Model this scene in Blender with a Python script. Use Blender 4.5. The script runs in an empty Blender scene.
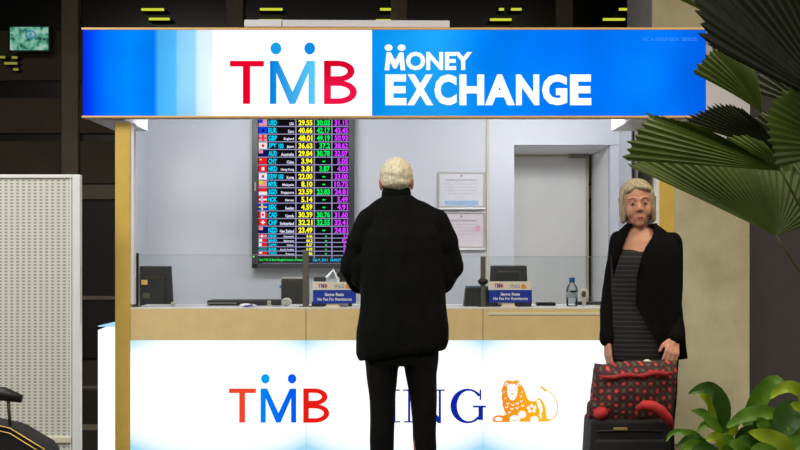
import bpy, bmesh, math, random
from mathutils import Vector, Matrix, noise
R = math.radians
random.seed(7)
F, CX, HY, H = 1200.0, 400.0, 255.0, 1.36      # focal length (px), vanishing point, eye height
C = bpy.context.scene.collection

# ------------------------------------------------------------------ helpers
def W(px, py, Y):
    return Vector(((px-CX)*Y/F, Y, H-(py-HY)*Y/F))
def lin(c):
    return tuple(((v/255)/12.92 if v/255 <= .04045 else ((v/255+.055)/1.055)**2.4) for v in c)
def mat(name, c, rough=.6, metal=0., var=.0, scale=12., bump=0., bscale=60., spec=.5, coat=0., sheen=0., c2=None, trans=0., stretch=None):
    m = bpy.data.materials.new(name); m.use_nodes = True
    nt = m.node_tree; b = nt.nodes['Principled BSDF']; L = nt.links
    col = lin(c); b.inputs['Base Color'].default_value = (*col, 1)
    b.inputs['Roughness'].default_value = rough; b.inputs['Metallic'].default_value = metal
    b.inputs['Specular IOR Level'].default_value = spec
    b.inputs['Coat Weight'].default_value = coat
    b.inputs['Sheen Weight'].default_value = sheen
    tc = nt.nodes.new('ShaderNodeTexCoord')
    n = nt.nodes.new('ShaderNodeTexNoise'); n.inputs['Scale'].default_value = scale; n.inputs['Detail'].default_value = 5
    L.new(tc.outputs['Object'], n.inputs['Vector'])
    if stretch:
        mp = nt.nodes.new('ShaderNodeMapping'); mp.inputs['Scale'].default_value = stretch
        L.new(tc.outputs['Object'], mp.inputs['Vector']); L.new(mp.outputs[0], n.inputs['Vector'])
    r = nt.nodes.new('ShaderNodeValToRGB')
    lo = lin(c2) if c2 else tuple(v*(1-var) for v in col); hi = col if c2 else tuple(min(1, v*(1+var)) for v in col)
    r.color_ramp.elements[0].position = .32; r.color_ramp.elements[1].position = .68
    r.color_ramp.elements[0].color = (*lo, 1); r.color_ramp.elements[1].color = (*hi, 1)
    L.new(n.outputs['Fac'], r.inputs['Fac']); L.new(r.outputs['Color'], b.inputs['Base Color'])
    if bump:
        n2 = nt.nodes.new('ShaderNodeTexNoise'); n2.inputs['Scale'].default_value = bscale; n2.inputs['Detail'].default_value = 4
        L.new((mp if stretch else tc).outputs[0 if stretch else 'Object'], n2.inputs['Vector'])
        bp = nt.nodes.new('ShaderNodeBump'); bp.inputs['Strength'].default_value = bump; bp.inputs['Distance'].default_value = .01
        L.new(n2.outputs['Fac'], bp.inputs['Height']); L.new(bp.outputs['Normal'], b.inputs['Normal'])
    if trans:
        t = nt.nodes.new('ShaderNodeBsdfTranslucent'); L.new(r.outputs['Color'], t.inputs['Color'])
        mx = nt.nodes.new('ShaderNodeMixShader'); mx.inputs[0].default_value = trans
        L.new(b.outputs[0], mx.inputs[1]); L.new(t.outputs[0], mx.inputs[2])
        L.new(mx.outputs[0], nt.nodes['Material Output'].inputs['Surface'])
    return m
def emit(name, c, s=1., c2=None, axis=None, lo=0, hi=1):
    m = bpy.data.materials.new(name); m.use_nodes = True; nt = m.node_tree; nt.nodes.clear()
    e = nt.nodes.new('ShaderNodeEmission'); o = nt.nodes.new('ShaderNodeOutputMaterial')
    e.inputs[0].default_value = (*lin(c), 1); e.inputs[1].default_value = s
    nt.links.new(e.outputs[0], o.inputs[0])
    if c2:
        tc = nt.nodes.new('ShaderNodeTexCoord'); sp = nt.nodes.new('ShaderNodeSeparateXYZ')
        mr = nt.nodes.new('ShaderNodeMapRange'); mr.inputs[1].default_value = lo; mr.inputs[2].default_value = hi
        r = nt.nodes.new('ShaderNodeValToRGB'); r.color_ramp.elements[0].color = (*lin(c), 1); r.color_ramp.elements[1].color = (*lin(c2), 1)
        nt.links.new(tc.outputs['Object'], sp.inputs[0]); nt.links.new(sp.outputs[axis], mr.inputs[0])
        nt.links.new(mr.outputs[0], r.inputs[0]); nt.links.new(r.outputs[0], e.inputs[0])
    return m
def glassmat(name, tint, refl=.07, alpha=.93):
    m = bpy.data.materials.new(name); m.use_nodes = True; nt = m.node_tree; nt.nodes.clear()
    t = nt.nodes.new('ShaderNodeBsdfTransparent'); t.inputs[0].default_value = (*tint, 1)
    g = nt.nodes.new('ShaderNodeBsdfGlossy'); g.inputs['Roughness'].default_value = .04
    fr = nt.nodes.new('ShaderNodeFresnel'); fr.inputs[0].default_value = 1.45
    mx = nt.nodes.new('ShaderNodeMixShader'); o = nt.nodes.new('ShaderNodeOutputMaterial')
    nt.links.new(fr.outputs[0], mx.inputs[0]); nt.links.new(t.outputs[0], mx.inputs[1]); nt.links.new(g.outputs[0], mx.inputs[2])
    nt.links.new(mx.outputs[0], o.inputs[0]); return m

ROOT = {}
def thing(name, label, cat, loc, group=None):
    o = bpy.data.objects.new(name, None); C.objects.link(o); o.location = loc; o.empty_display_size = .1
    o['label'] = label; o['category'] = cat
    if group: o['group'] = group
    ROOT[o.name] = Vector(loc); return o
def tag(o, label, cat, group=None, kind=None):
    o['label'] = label; o['category'] = cat
    if group: o['group'] = group
    if kind: o['kind'] = kind
    return o
def obj(name, bm, m, parent=None, smooth=False, origin=None, label=None, fixn=True):
    if fixn: bmesh.ops.recalc_face_normals(bm, faces=bm.faces)
    off = ROOT[parent.name] if parent else (Vector(origin) if origin else Vector((0, 0, 0)))
    bmesh.ops.translate(bm, verts=bm.verts, vec=-off)
    me = bpy.data.meshes.new(name); bm.to_mesh(me); bm.free()
    for mm in (m if isinstance(m, (list, tuple)) else [m]): me.materials.append(mm)
    if smooth:
        for p in me.polygons: p.use_smooth = True
    o = bpy.data.objects.new(name, me); C.objects.link(o)
    if parent:
        o.parent = parent
        ROOT[o.name] = off
    else:
        o.location = off; ROOT[o.name] = off
    if label: o['label'] = label
    return o
def struct(name, bm, m, parent=None, smooth=False):
    o = obj(name, bm, m, parent, smooth)
    if not parent: o['kind'] = 'structure'
    return o
def B(): return bmesh.new()
def box(bm, x0, x1, y0, y1, z0, z1, bev=0., mi=0, rot=None, seg=2):
    t = bmesh.new(); bmesh.ops.create_cube(t, size=1)
    bmesh.ops.scale(t, verts=t.verts, vec=(x1-x0, y1-y0, z1-z0))
    if bev: bmesh.ops.bevel(t, geom=t.edges[:], offset=bev, segments=seg, profile=.6, affect='EDGES')
    c = Vector(((x0+x1)/2, (y0+y1)/2, (z0+z1)/2))
    if rot is not None: bmesh.ops.transform(t, matrix=rot, verts=t.verts)
    bmesh.ops.translate(t, verts=t.verts, vec=c)
    for f in t.faces: f.material_index = mi
    merge(bm, t); return bm
def merge(bm, t):
    me = bpy.data.meshes.new('tmp'); t.to_mesh(me); t.free(); bm.from_mesh(me); bpy.data.meshes.remove(me)
def ell(bm, c, r, rot=None, sub=3):
    t = bmesh.new(); bmesh.ops.create_icosphere(t, subdivisions=sub, radius=1)
    bmesh.ops.scale(t, verts=t.verts, vec=r)
    if rot is not None: bmesh.ops.transform(t, matrix=rot.to_4x4(), verts=t.verts)
    bmesh.ops.translate(t, verts=t.verts, vec=c); merge(bm, t)
def tube(bm, pts, rad, seg=10, caps=True, flat=1.):
    pts = [Vector(p) for p in pts]; n = len(pts)
    if not isinstance(rad, (list, tuple)): rad = [rad]*n
    rings = []; prev = None
    for i, p in enumerate(pts):
        d = (pts[min(i+1, n-1)]-pts[max(i-1, 0)]).normalized()
        a = prev if prev else (Vector((0, 0, 1)) if abs(d.z) < .9 else Vector((1, 0, 0)))
        u = (a-d*a.dot(d)).normalized(); prev = u; v = d.cross(u)
        rings.append([bm.verts.new(p+rad[i]*(math.cos(2*math.pi*k/seg)*u*flat+math.sin(2*math.pi*k/seg)*v)) for k in range(seg)])
    for i in range(n-1):
        for k in range(seg):
            bm.faces.new((rings[i][k], rings[i][(k+1) % seg], rings[i+1][(k+1) % seg], rings[i+1][k]))
    if caps: bm.faces.new(rings[0][::-1]); bm.faces.new(rings[-1])
def cap(bm, a, ra, b, rb, seg=16):           # tapered capsule
    a, b = Vector(a), Vector(b); d = (b-a).normalized(); pts = []; rad = []
    for k in range(5):
        t = math.pi/2*k/4 ; pts.append(a-d*ra*math.cos(t)); rad.append(max(1e-4, ra*math.sin(t)))
    for k in range(5):
        t = math.pi/2*k/4 ; pts.append(b+d*rb*math.sin(t)); rad.append(max(1e-4, rb*math.cos(t)))
    tube(bm, pts, rad, seg)
def lathe(bm, c, prof, seg=24):
    c = Vector(c); rings = []
    for r, z in prof:
        rings.append([bm.verts.new(c+Vector((max(r, 1e-4)*math.cos(2*math.pi*k/seg), max(r, 1e-4)*math.sin(2*math.pi*k/seg), z))) for k in range(seg)])
    for i in range(len(prof)-1):
        for k in range(seg): bm.faces.new((rings[i][k], rings[i][(k+1) % seg], rings[i+1][(k+1) % seg], rings[i+1][k]))
    bm.faces.new(rings[0][::-1]); bm.faces.new(rings[-1])
def loft(bm, rings, seg=40, pw=2.3, wob=0., ws=6.):   # rings: (cx,cy,z,rx,ry[,tilt dz per x])
    rs = []
    for r in rings:
        cx, cy, z, rx, ry = r[:5]; tl = r[5] if len(r) > 5 else 0
        ring = []
        for k in range(seg):
            a = 2*math.pi*k/seg; c, s = math.cos(a), math.sin(a)
            x = rx*abs(c)**(2/pw)*(1 if c >= 0 else -1); y = ry*abs(s)**(2/pw)*(1 if s >= 0 else -1)
            p = Vector((cx+x, cy+y, z+tl*x))
            if wob:
                f = 1+wob*noise.noise(Vector((p.x*ws, p.y*ws, p.z*ws*.35)))
                p = Vector((cx+x*f, cy+y*f, p.z))
            ring.append(bm.verts.new(p))
        rs.append(ring)
    for i in range(len(rs)-1):
        for k in range(seg): bm.faces.new((rs[i][k], rs[i][(k+1) % seg], rs[i+1][(k+1) % seg], rs[i+1][k]))
    bm.faces.new(rs[0][::-1]); bm.faces.new(rs[-1])
def poly(bm, pts, y, th=.004, mi=0):          # flat outline in the XZ plane, front at y, thickness behind
    a = [bm.verts.new((p[0], y, p[1])) for p in pts]; b = [bm.verts.new((p[0], y+th, p[1])) for p in pts]
    f = [bm.faces.new(a), bm.faces.new(b[::-1])]
    n = len(pts)
    for i in range(n): f.append(bm.faces.new((a[i], b[i], b[(i+1) % n], a[(i+1) % n])))
    for q in f: q.material_index = mi
def ellp(cx, cz, rx, rz, n=24, a0=0, a1=360):
    return [(cx+rx*math.cos(R(a0+(a1-a0)*k/n)), cz+rz*math.sin(R(a0+(a1-a0)*k/n))) for k in range(n if a1-a0 == 360 else n+1)]
def fuse(bm, voxel=.008, smooth=4, disp=None):
    bmesh.ops.recalc_face_normals(bm, faces=bm.faces)
    me = bpy.data.meshes.new('t'); bm.to_mesh(me); bm.free()
    o = bpy.data.objects.new('t', me); C.objects.link(o)
    m = o.modifiers.new('r', 'REMESH'); m.mode = 'VOXEL'; m.voxel_size = voxel
    if smooth:
        s = o.modifiers.new('s', 'SMOOTH'); s.iterations = smooth; s.factor = .6
    dg = bpy.context.evaluated_depsgraph_get(); me2 = bpy.data.meshes.new_from_object(o.evaluated_get(dg))
    bpy.data.objects.remove(o); bpy.data.meshes.remove(me)
    out = bmesh.new(); out.from_mesh(me2); bpy.data.meshes.remove(me2)
    if disp:
        out.normal_update()
        mv = [(v, v.normal*disp(v.co)) for v in out.verts]
        for v, d in mv: v.co += d
    return out
def text(bm, s, x0, x1, z0, z1, y, bold=.0, th=.0, mi=0):
    cu = bpy.data.curves.new('t', 'FONT'); cu.body = s; cu.size = 1; cu.offset = bold; cu.resolution_u = 3; cu.extrude = .01 if th else 0
    o = bpy.data.objects.new('t', cu); C.objects.link(o)
    dg = bpy.context.evaluated_depsgraph_get(); me = bpy.data.meshes.new_from_object(o.evaluated_get(dg))
    bpy.data.objects.remove(o); bpy.data.curves.remove(cu)
    t = bmesh.new(); t.from_mesh(me); bpy.data.meshes.remove(me)
    xs = [v.co.x for v in t.verts]; ys = [v.co.y for v in t.verts]
    ax, bx = min(xs), max(xs); ay, by = min(ys), max(ys)
    for v in t.verts:
        zz = v.co.z
        v.co = Vector((x0+(v.co.x-ax)/(bx-ax)*(x1-x0), y-(zz/.01*th/2 if th else 0), z0+(v.co.y-ay)/(by-ay)*(z1-z0)))
    for f in t.faces: f.material_index = mi
    merge(bm, t)

# ------------------------------------------------------------------ materials
M = {}
M['gold'] = mat('gold_laminate', (216, 182, 86), .45, .0, .06, 8)
M['goldrail'] = mat('beige_gold_laminate', (230, 206, 150), .45, .0, .05, 10)
M['recess'] = mat('recess_white', (238, 238, 240), .5, 0, .02, 4)
M['white'] = mat('white_laminate', (198, 200, 208), .45, 0, .02, 5)
M['whitewall'] = mat('white_wall_panel', (196, 198, 205), .5, 0, .02, 3)
M['whitetrim'] = mat('white_trim', (232, 232, 232), .4, 0, .02, 3)
M['seam'] = mat('beige_seam', (196, 188, 165), .6, 0, .04, 3)
M['door'] = mat('grey_door_paint', (240, 239, 236), .5, 0, .02, 4)
M['orange'] = mat('copper_trim', (240, 192, 124), .5, .0, .04, 9)
M['dark'] = mat('dark_steel', (40, 38, 34), .45, .3, .1, 9)
M['black'] = mat('black_plastic', (12, 12, 13), .5, 0, .12, 14)
M['blackg'] = mat('black_gloss_plastic', (9, 9, 10), .3, 0, .1, 8)
M['grey'] = mat('grey_plastic', (150, 148, 140), .5, 0, .04, 9)
M['cream'] = mat('cream_plastic', (214, 208, 188), .5, 0, .04, 9)
M['steel'] = mat('brushed_steel', (120, 116, 108), .35, .7, .05, 30)
M['mull'] = mat('bronze_mullion', (124, 112, 94), .6, .0, .1, 4)
M['mull2'] = mat('brown_spandrel', (82, 74, 58), .7, 0, .12, 3)
M['night'] = mat('night_glass', (12, 12, 12), .25, 0, .2, 1.5)
M['ledge'] = mat('pale_ledge', (150, 140, 118), .6, 0, .05, 4)
M['floor'] = mat('dark_polished_granite', (66, 62, 56), .18, 0, .25, 40)
M['ceil'] = mat('dark_ceiling', (26, 25, 24), .8, 0, .1, 3)
M['conc'] = mat('fair_faced_concrete', (214, 206, 172), .8, 0, .1, 3.2, .25, 25, c2=(186, 178, 146))
M['concside'] = mat('pale_lit_concrete', (206, 202, 205), .7, 0, .03, 3)  # lit tone of the column, put into a paler colour
M['grwall'] = mat('grey_plaster', (92, 88, 92), .8, 0, .05, 3)
M['skinm'] = mat('ruddy_skin', (206, 132, 104), .5, 0, .08, 30, .1, 120)
M['skinw'] = mat('fair_skin', (206, 148, 122), .5, 0, .06, 25, .08, 120)
M['hairw'] = mat('white_hair', (246, 242, 226), .6, 0, .0, 60, .5, 120, c2=(206, 190, 146), stretch=(1.6, 1.6, .22))
M['hairb'] = mat('ash_blonde_hair', (204, 190, 160), .5, 0, .0, 60, .5, 120, stretch=(1.6, 1.6, .2), c2=(146, 130, 102))
M['jacket'] = mat('black_wool', (11, 12, 13), .9, 0, .2, 40, .35, 200, spec=.15, sheen=.0)
M['trouser'] = mat('black_trouser_cloth', (10, 10, 12), .85, 0, .2, 30, .3, 160, spec=.2)
M['shoe'] = mat('black_leather', (16, 14, 13), .35, 0, .1, 30)
M['wblack'] = mat('black_blazer_cloth', (9, 9, 11), .9, 0, .2, 40, .3, 160, spec=.15)
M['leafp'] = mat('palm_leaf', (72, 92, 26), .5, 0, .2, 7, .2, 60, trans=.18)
M['leafd'] = mat('palm_leaf_shaded', (40, 48, 26), .5, 0, .2, 7, .2, 60, trans=.12)  # shade on the overhead and rear leaves put into a darker palm colour
M['stem'] = mat('green_stem', (76, 84, 40), .6, 0, .15, 20)
M['g1'] = mat('leaf_deep_green', (52, 92, 24), .42, 0, .2, 16, .15, 50, trans=.12)
M['g2'] = mat('leaf_mid_green', (92, 140, 30), .42, 0, .18, 16, .15, 50, trans=.15)
M['g3'] = mat('leaf_lime_green', (150, 176, 34), .42, 0, .15, 16, .15, 50, trans=.2)
M['soil'] = mat('potting_soil', (44, 34, 26), .95, 0, .3, 40, .6, 60)
M['pot'] = mat('planter_fibre_cement', (78, 74, 70), .8, 0, .1, 9)
M['lugg'] = mat('black_ballistic_nylon', (14, 13, 15), .7, 0, .2, 60, .3, 250)
M['gold2'] = mat('gold_metal', (220, 190, 110), .3, .8, .05, 20)
M['redtrim'] = mat('red_cloth', (196, 44, 48), .75, 0, .15, 20, .2, 120)
M['glass'] = glassmat('clear_glass', (.95, .97, .97))
M['glassedge'] = mat('glass_edge', (150, 165, 165), .3, 0, .03, 5)
M['bottle'] = glassmat('clear_bottle_plastic', (.9, .94, .96))
M['bluecap'] = mat('blue_bottle_cap', (30, 130, 225), .4, 0, .04, 9)
M['bluecard'] = mat('blue_card', (16, 56, 170), .45, 0, .05, 9)
M['whitecard'] = mat('white_card', (228, 224, 212), .5, 0, .03, 9)
M['gold3'] = mat('orange_sticker', (236, 176, 92), .5, 0, .1, 60)
M['pale'] = mat('white_case_plastic', (228, 232, 246), .5, 0, .02, 5)
M['sheet'] = mat('perforated_sheet_metal', (196, 200, 190), .45, .25, .03, 5)
M['frame'] = mat('aluminium_frame', (232, 238, 242), .4, .1, .03, 7)

# ------------------------------------------------------------------ the hall
b = B(); box(b, -9, 9, -3, 14, -.1, 0); struct('floor', b, M['floor'])
b = B(); box(b, -9, 9, -3, 14, 4.7, 4.8); struct('ceiling', b, M['ceil'])
YF = 12.3; s = F/YF
b = B(); box(b, -9, 9, YF+.12, YF+.2, 0, 4.7); struct('wall_back', b, M['mull2'])
b = B(); box(b, -9.1, -9, -3, 14, 0, 4.7); struct('wall_left', b, M['mull2'])
mx = [-500, -425+0, -260+0, -95, 71, 235, 399, 564, 729, 894, 1059]
ti = 1
for i, px in enumerate(mx[:-1]):
    x = W(px, 0, YF).x; xn = W(mx[i+1], 0, YF).x
    b = B(); box(b, x+.085, xn-.085, YF+.06, YF+.1, .3, 4.65); w = struct('window_%d' % (i+1), b, M['night'])
    b = B(); box(b, x-.085, x+.085, YF-.05, YF+.1, 0, 4.68, .006); struct('trim_%d' % ti, b, M['mull']); ti += 1
for (py0, py1, m, d) in [(98, 133, 'mull2', .03), (141, 183, 'mull2', .0), (185, 199, 'mull', .04), (296, 299.5, 'ledge', .05), (386, 388.5, 'ledge', .05), (388.5, 396, 'dark', .03), (30, 80, 'mull2', .0), (83, 98, 'night', .01)]:
    b = B(); box(b, -8.9, 8.9, YF+.03-d, YF+.08, W(0, py1, YF).z, W(0, py0, YF).z); struct('trim_%d' % ti, b, M[m]); ti += 1
b = B(); box(b, -8.9, 4, 9.35, 9.6, .001, .006); struct('trim_%d' % ti, b, M['ledge']); ti += 1

# concrete column beside the booth and the grey wall behind it
b = B(); x0 = W(652, 0, 8.6).x; x1 = W(750, 0, 8.6).x
box(b, x0, x1, 8.6, 9.55, 0, 4.7, .01)
for f in b.faces:
    if f.calc_center_median().x < x0+.005: f.material_index = 1
col = obj('concrete_column', b, [M['conc'], M['concside']]); col['kind'] = 'structure'  # left face: light falling on it painted as a paler material
b = B(); box(b, x0+.01, x1-.004, 8.585, 8.6, W(0, 172, 8.6).z, W(0, 40, 8.6).z, .003); struct('trim_40', b, M['concside'])  # panel added to stand for the light patch on the upper column
b = B(); box(b, x1+.02, 8.9, 9.3, 9.45, 0, 4.7); struct('wall_right', b, M['grwall'])

# teal advertisement screen in the distance
YS = 12.1
t = thing('advertising_screen', 'small teal picture screen with a blue ring mark, high in the dark at far left', 'screen', W(29, 50, YS))
a, c = W(10, 50, YS), W(48, 27, YS)
b = B(); box(b, a.x-.02, c.x+.02, YS+.01, YS+.08, a.z-.02, c.z+.02, .005); obj('casing', b, M['black'], t)
ms = bpy.data.materials.new('teal_picture'); ms.use_nodes = True; nt = ms.node_tree; nt.nodes.clear()
e = nt.nodes.new('ShaderNodeEmission'); o_ = nt.nodes.new('ShaderNodeOutputMaterial'); nn = nt.nodes.new('ShaderNodeTexNoise'); rr = nt.nodes.new('ShaderNodeValToRGB'); tc = nt.nodes.new('ShaderNodeTexCoord')
nn.inputs['Scale'].default_value = 14; nn.inputs['Detail'].default_value = 6; nt.links.new(tc.outputs['Object'], nn.inputs['Vector'])
cr = rr.color_ramp; cr.elements[0].position = .36; cr.elements[0].color = (*lin((40, 80, 75)), 1); cr.elements[1].position = .62; cr.elements[1].color = (*lin((175, 215, 195)), 1)
q = cr.elements.new(.48); q.color = (*lin((95, 180, 150)), 1)
nt.links.new(nn.outputs['Fac'], rr.inputs[0]); nt.links.new(rr.outputs[0], e.inputs[0]); nt.links.new(e.outputs[0], o_.inputs[0]); e.inputs[1].default_value = .75
b = B(); box(b, a.x, c.x, YS, YS+.012, a.z, c.z); obj('picture', b, ms, t)
b = B(); g = W(30.5, 34.5, YS); r1 = 5.5*YS/F
for k in range(28):
    a0, a1 = 2*math.pi*k/28, 2*math.pi*(k+1)/28
    poly(b, [(g.x+r*math.cos(q_), g.z+.75*r*math.sin(q_)) for r, q_ in ((r1, a0), (r1, a1), (r1*.76, a1), (r1*.76, a0))], YS-.004, .003)
poly(b, [(g.x-.02, g.z-.015), (g.x-.008, g.z-.015), (g.x+.02, g.z+.015), (g.x+.008, g.z+.015)], YS-.004, .003)
obj('ring_mark', b, emit('ring_blue', (60, 120, 190), .9), t)

# yellow-green strip lights high under the hall ceiling
tubem = emit('fluorescent_yellow_green', (205, 215, 60), 1.0)
tubed = emit('fluorescent_dim', (150, 150, 60), .8)
YT = 12.2
for (xa, xb, y, lab) in [
    (141.5, 164, 9.5, 'yellow-green strip light above the left blue end of the sign, upper of its pair'),
    (149, 169.5, 19, 'yellow-green strip light above the left blue end of the sign, lower of its pair'),
    (260, 282.5, 9.3, 'yellow-green strip light above the left end of the white case'),
    (259, 282, 20.5, 'yellow-green strip light just behind the top of the white case, at its left end'),
    (380, 391, 9.3, 'short yellow-green strip light above the right half of the white case'),
    (376, 391, 20.5, 'yellow-green strip light just behind the top of the white case, at its right half'),
    (511, 521.5, 9.3, 'yellow-green strip light above the word EXCHANGE, upper right of its group'),
    (499, 504, 9.3, 'tiny yellow-green strip light above the word EXCHANGE, upper left of its group'),
    (490, 511.5, 19.6, 'yellow-green strip light above the word EXCHANGE, lowest of its group'),
    (619, 628, 9.3, 'yellow-green strip light touching the pale column top, upper of its pair'),
    (603, 625, 19.4, 'yellow-green strip light beside the pale column top, lower of its pair'),
    (0, 5, 57.2, 'small yellow strip light at the left edge under the teal screen'),
    (12, 17, 57.5, 'tiny dim yellow strip light directly under the teal screen'),
    (4.5, 17, 63.3, 'dim yellow strip light below the teal screen, wider one'),
    (13.5, 18, 69.4, 'tiny dim yellow strip light, lowest under the teal screen')]:
    p0, p1 = W(xa, y, YT), W(xb, y, YT)
    t = thing('strip_light', lab, 'ceiling light', (p0+p1)/2, 'strip lights in the dark hall')
    b = B(); box(b, p0.x, p1.x, YT-.015, YT+.015, p0.z-.011, p0.z+.011, .004); obj('tube', b, tubed if xa < 20 else tubem, t)
    b = B(); box(b, p0.x-.01, p1.x+.01, YT+.016, YF+.07, p0.z-.008, p0.z+.012); obj('bracket', b, M['black'], t)

# ------------------------------------------------------------------ booth shell
YB = 8.86; XL = -1.86; XR = 1.616; ZC = H+1.16
seamx = W(488, 0, YB).x; dl = W(514, 0, YB).x; dr = W(610, 0, YB).x; hz = W(0, 145, YB).z
b = B(); box(b, XL, seamx, YB, YB+.08, 0, ZC)
struct('wall_booth_back', b, M['whitewall'])
b = B(); box(b, seamx, dl, YB-.015, YB+.08, 0, hz); box(b, seamx, XR, YB-.015, YB+.08, hz, ZC); box(b, dr, XR, YB, YB+.08, 0, hz)
struct('wall_booth_door_surround', b, M['white'])
b = B(); box(b, seamx-.012, seamx+.008, YB-.018, YB+.01, 0, ZC); struct('trim_%d' % ti, b, M['seam']); ti += 1
YD = 9.69
b = B(); box(b, dr, dr+.06, YB+.08, YD+.05, 0, hz+.06); box(b, dl-.06, dl, YB+.08, YD+.05, 0, hz+.06); box(b, dl, dr, YB+.08, YD+.05, hz, hz+.06)
struct('wall_door_recess', b, M['recess'])
dx0 = dl; dx1 = dr
d = B(); box(d, dx0+.0, dx1-.05, YD, YD+.04, 0, hz-.02, .003); 
dw = struct('door_1', d, M['door'])
d = B(); box(d, dx1-.05, dx1-.03, YD-.02, YD+.04, 0, hz); box(d, dx0, dx1-.03, YD-.02, YD+.02, hz-.02, hz); struct('door_frame', d, M['seam'], dw)
a, c = W(569, 158, YD-.05), W(588, 149, YD-.05)
d = B(); box(d, a.x, c.x, YD-.07, YD, a.z, c.z, .006); struct('door_closer', d, M['grey'], dw)
d = B(); box(d, W(514, 0, YD).x+.05, a.x, YD-.05, YD-.03, c.z-.02, c.z-.003, .003); struct('closer_arm', d, M['dark'], dw)
d = B()
for q in (a.x+.03, c.x-.03):
    for z in (a.z+.02, c.z-.02): ell(d, (q, YD-.071, z), (.006, .004, .006), sub=1)
struct('closer_screw', d, M['dark'], dw)
b = B(); box(b, XL-.04, XL, 8.36, YB+.08, 0, ZC); struct('wall_booth_left', b, M['white'])
b = B(); box(b, XR, XR+.04, 8.36, YB+.08, 0, ZC); struct('wall_booth_right', b, M['white'])
b = B(); box(b, XR-.004, XR+.012, 8.33, 8.358, H-.6, W(0, 128, 8.36).z); struct('trim_%d' % ti, b, M['dark']); ti += 1
b = B(); box(b, XL-.04, XR+.04, 7.47, YB+.08, ZC, ZC+.05); struct('ceiling_booth', b, M['white'])
b = B(); box(b, XL+.02, XR-.02, 7.95, 8.855, 0.0, .04); struct('floor_booth', b, M['grey'])

# ------------------------------------------------------------------ canopy sign
YS0 = 7.25; sx0, sx1 = W(83, 0, YS0).x, W(706, 0, YS0).x; sz0, sz1 = W(0, 116, YS0).z, W(0, 30, YS0).z
def sx(px): return W(px, 0, YS0).x
def sz(py): return W(0, py, YS0).z
sign = thing('canopy_sign', 'long blue and white lit fascia sign reading TMB MONEY EXCHANGE over the booth', 'sign', (0, YS0, sz0-.02))
b = B(); box(b, sx0+.004, sx1-.004, YS0+.015, YS0+.1, sz0, sz1, .004); obj('casing', b, M['white'], sign)
m = bpy.data.materials.new('blue_face_print_backlight'); m.use_nodes = True; nt = m.node_tree; nt.nodes.clear()  # printed bands, plus uneven backlight painted into the blues
e = nt.nodes.new('ShaderNodeEmission'); o_ = nt.nodes.new('ShaderNodeOutputMaterial'); tc = nt.nodes.new('ShaderNodeTexCoord'); sp = nt.nodes.new('ShaderNodeSeparateXYZ')
mr = nt.nodes.new('ShaderNodeMapRange'); mr.inputs[1].default_value = sx0; mr.inputs[2].default_value = sx1
rr = nt.nodes.new('ShaderNodeValToRGB'); cr = rr.color_ramp
stops = [(83, (0, 45, 250)), (90, (0, 70, 255)), (105, (0, 118, 255)), (130, (0, 138, 255)), (155.9, (0, 126, 255)), (156.2, (72, 184, 255)), (176.5, (88, 190, 255)), (176.8, (138, 208, 255)), (195, (146, 212, 255)), (195.3, (206, 232, 255)), (213, (228, 243, 255)),
         (372, (0, 146, 245)), (400, (20, 160, 250)), (440, (30, 165, 250)), (480, (0, 136, 255)), (540, (0, 122, 255)), (600, (0, 120, 255)), (650, (0, 125, 255)), (706, (0, 98, 240))]
for i, (px, cc) in enumerate(stops):
    p = (px-83)/623.
    el = cr.elements[0] if i == 0 else (cr.elements[1] if i == 1 else cr.elements.new(p))
    el.position = p; el.color = (*lin(cc), 1)
nt.links.new(tc.outputs['Object'], sp.inputs[0]); nt.links.new(sp.outputs[0], mr.inputs[0]); nt.links.new(mr.outputs[0], rr.inputs[0])
nz = nt.nodes.new('ShaderNodeTexNoise'); nz.inputs['Scale'].default_value = 2.2; nz.inputs['Detail'].default_value = 1; nt.links.new(tc.outputs['Object'], nz.inputs['Vector'])
m2 = nt.nodes.new('ShaderNodeMapRange'); m2.inputs[1].default_value = .3; m2.inputs[2].default_value = .7; m2.inputs[3].default_value = .82; m2.inputs[4].default_value = 1.12
nt.links.new(nz.outputs['Fac'], m2.inputs[0]); nt.links.new(m2.outputs[0], e.inputs[1])  # noise puts patchy backlight into the emission strength
nt.links.new(rr.outputs[0], e.inputs[0]); nt.links.new(e.outputs[0], o_.inputs[0]); 
b = B(); box(b, sx0, sx1, YS0, YS0+.014, sz0, sz1); obj('lit_face', b, m, sign)
M['ewhite'] = emit('lit_white', (255, 255, 255), 1.15)
b = B(); box(b, sx(213), sx(372), YS0-.003, YS0-.0005, sz0+.002, sz1-.002); obj('white_panel', b, M['ewhite'], sign, label='white middle panel behind the TMB letters')
b = B(); box(b, sx0-.006, sx1+.006, YS0-.012, YS0+.1, sz1, sz1+.013, .002); obj('top_trim', b, M['orange'], sign)
b = B(); box(b, sx0-.006, sx1+.006, YS0-.012, YS0+.03, sz0-.011, sz0, .002); obj('bottom_trim', b, M['orange'], sign)
b = B(); box(b, sx0+.004, sx1-.004, YS0+.03, YS0+.06, sz0-.014, sz0); obj('soffit', b, M['whitetrim'], sign)
for (xa, xb) in ((sx0+.01, W(147, 0, 8).x), (W(612, 0, 8).x, sx1-.01)):
    b = B(); box(b, xa, xb, YS0+.1, 8.03, sz0-.012, sz0+.13, .004); obj('side_beam', b, M['whitetrim'], sign)
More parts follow.
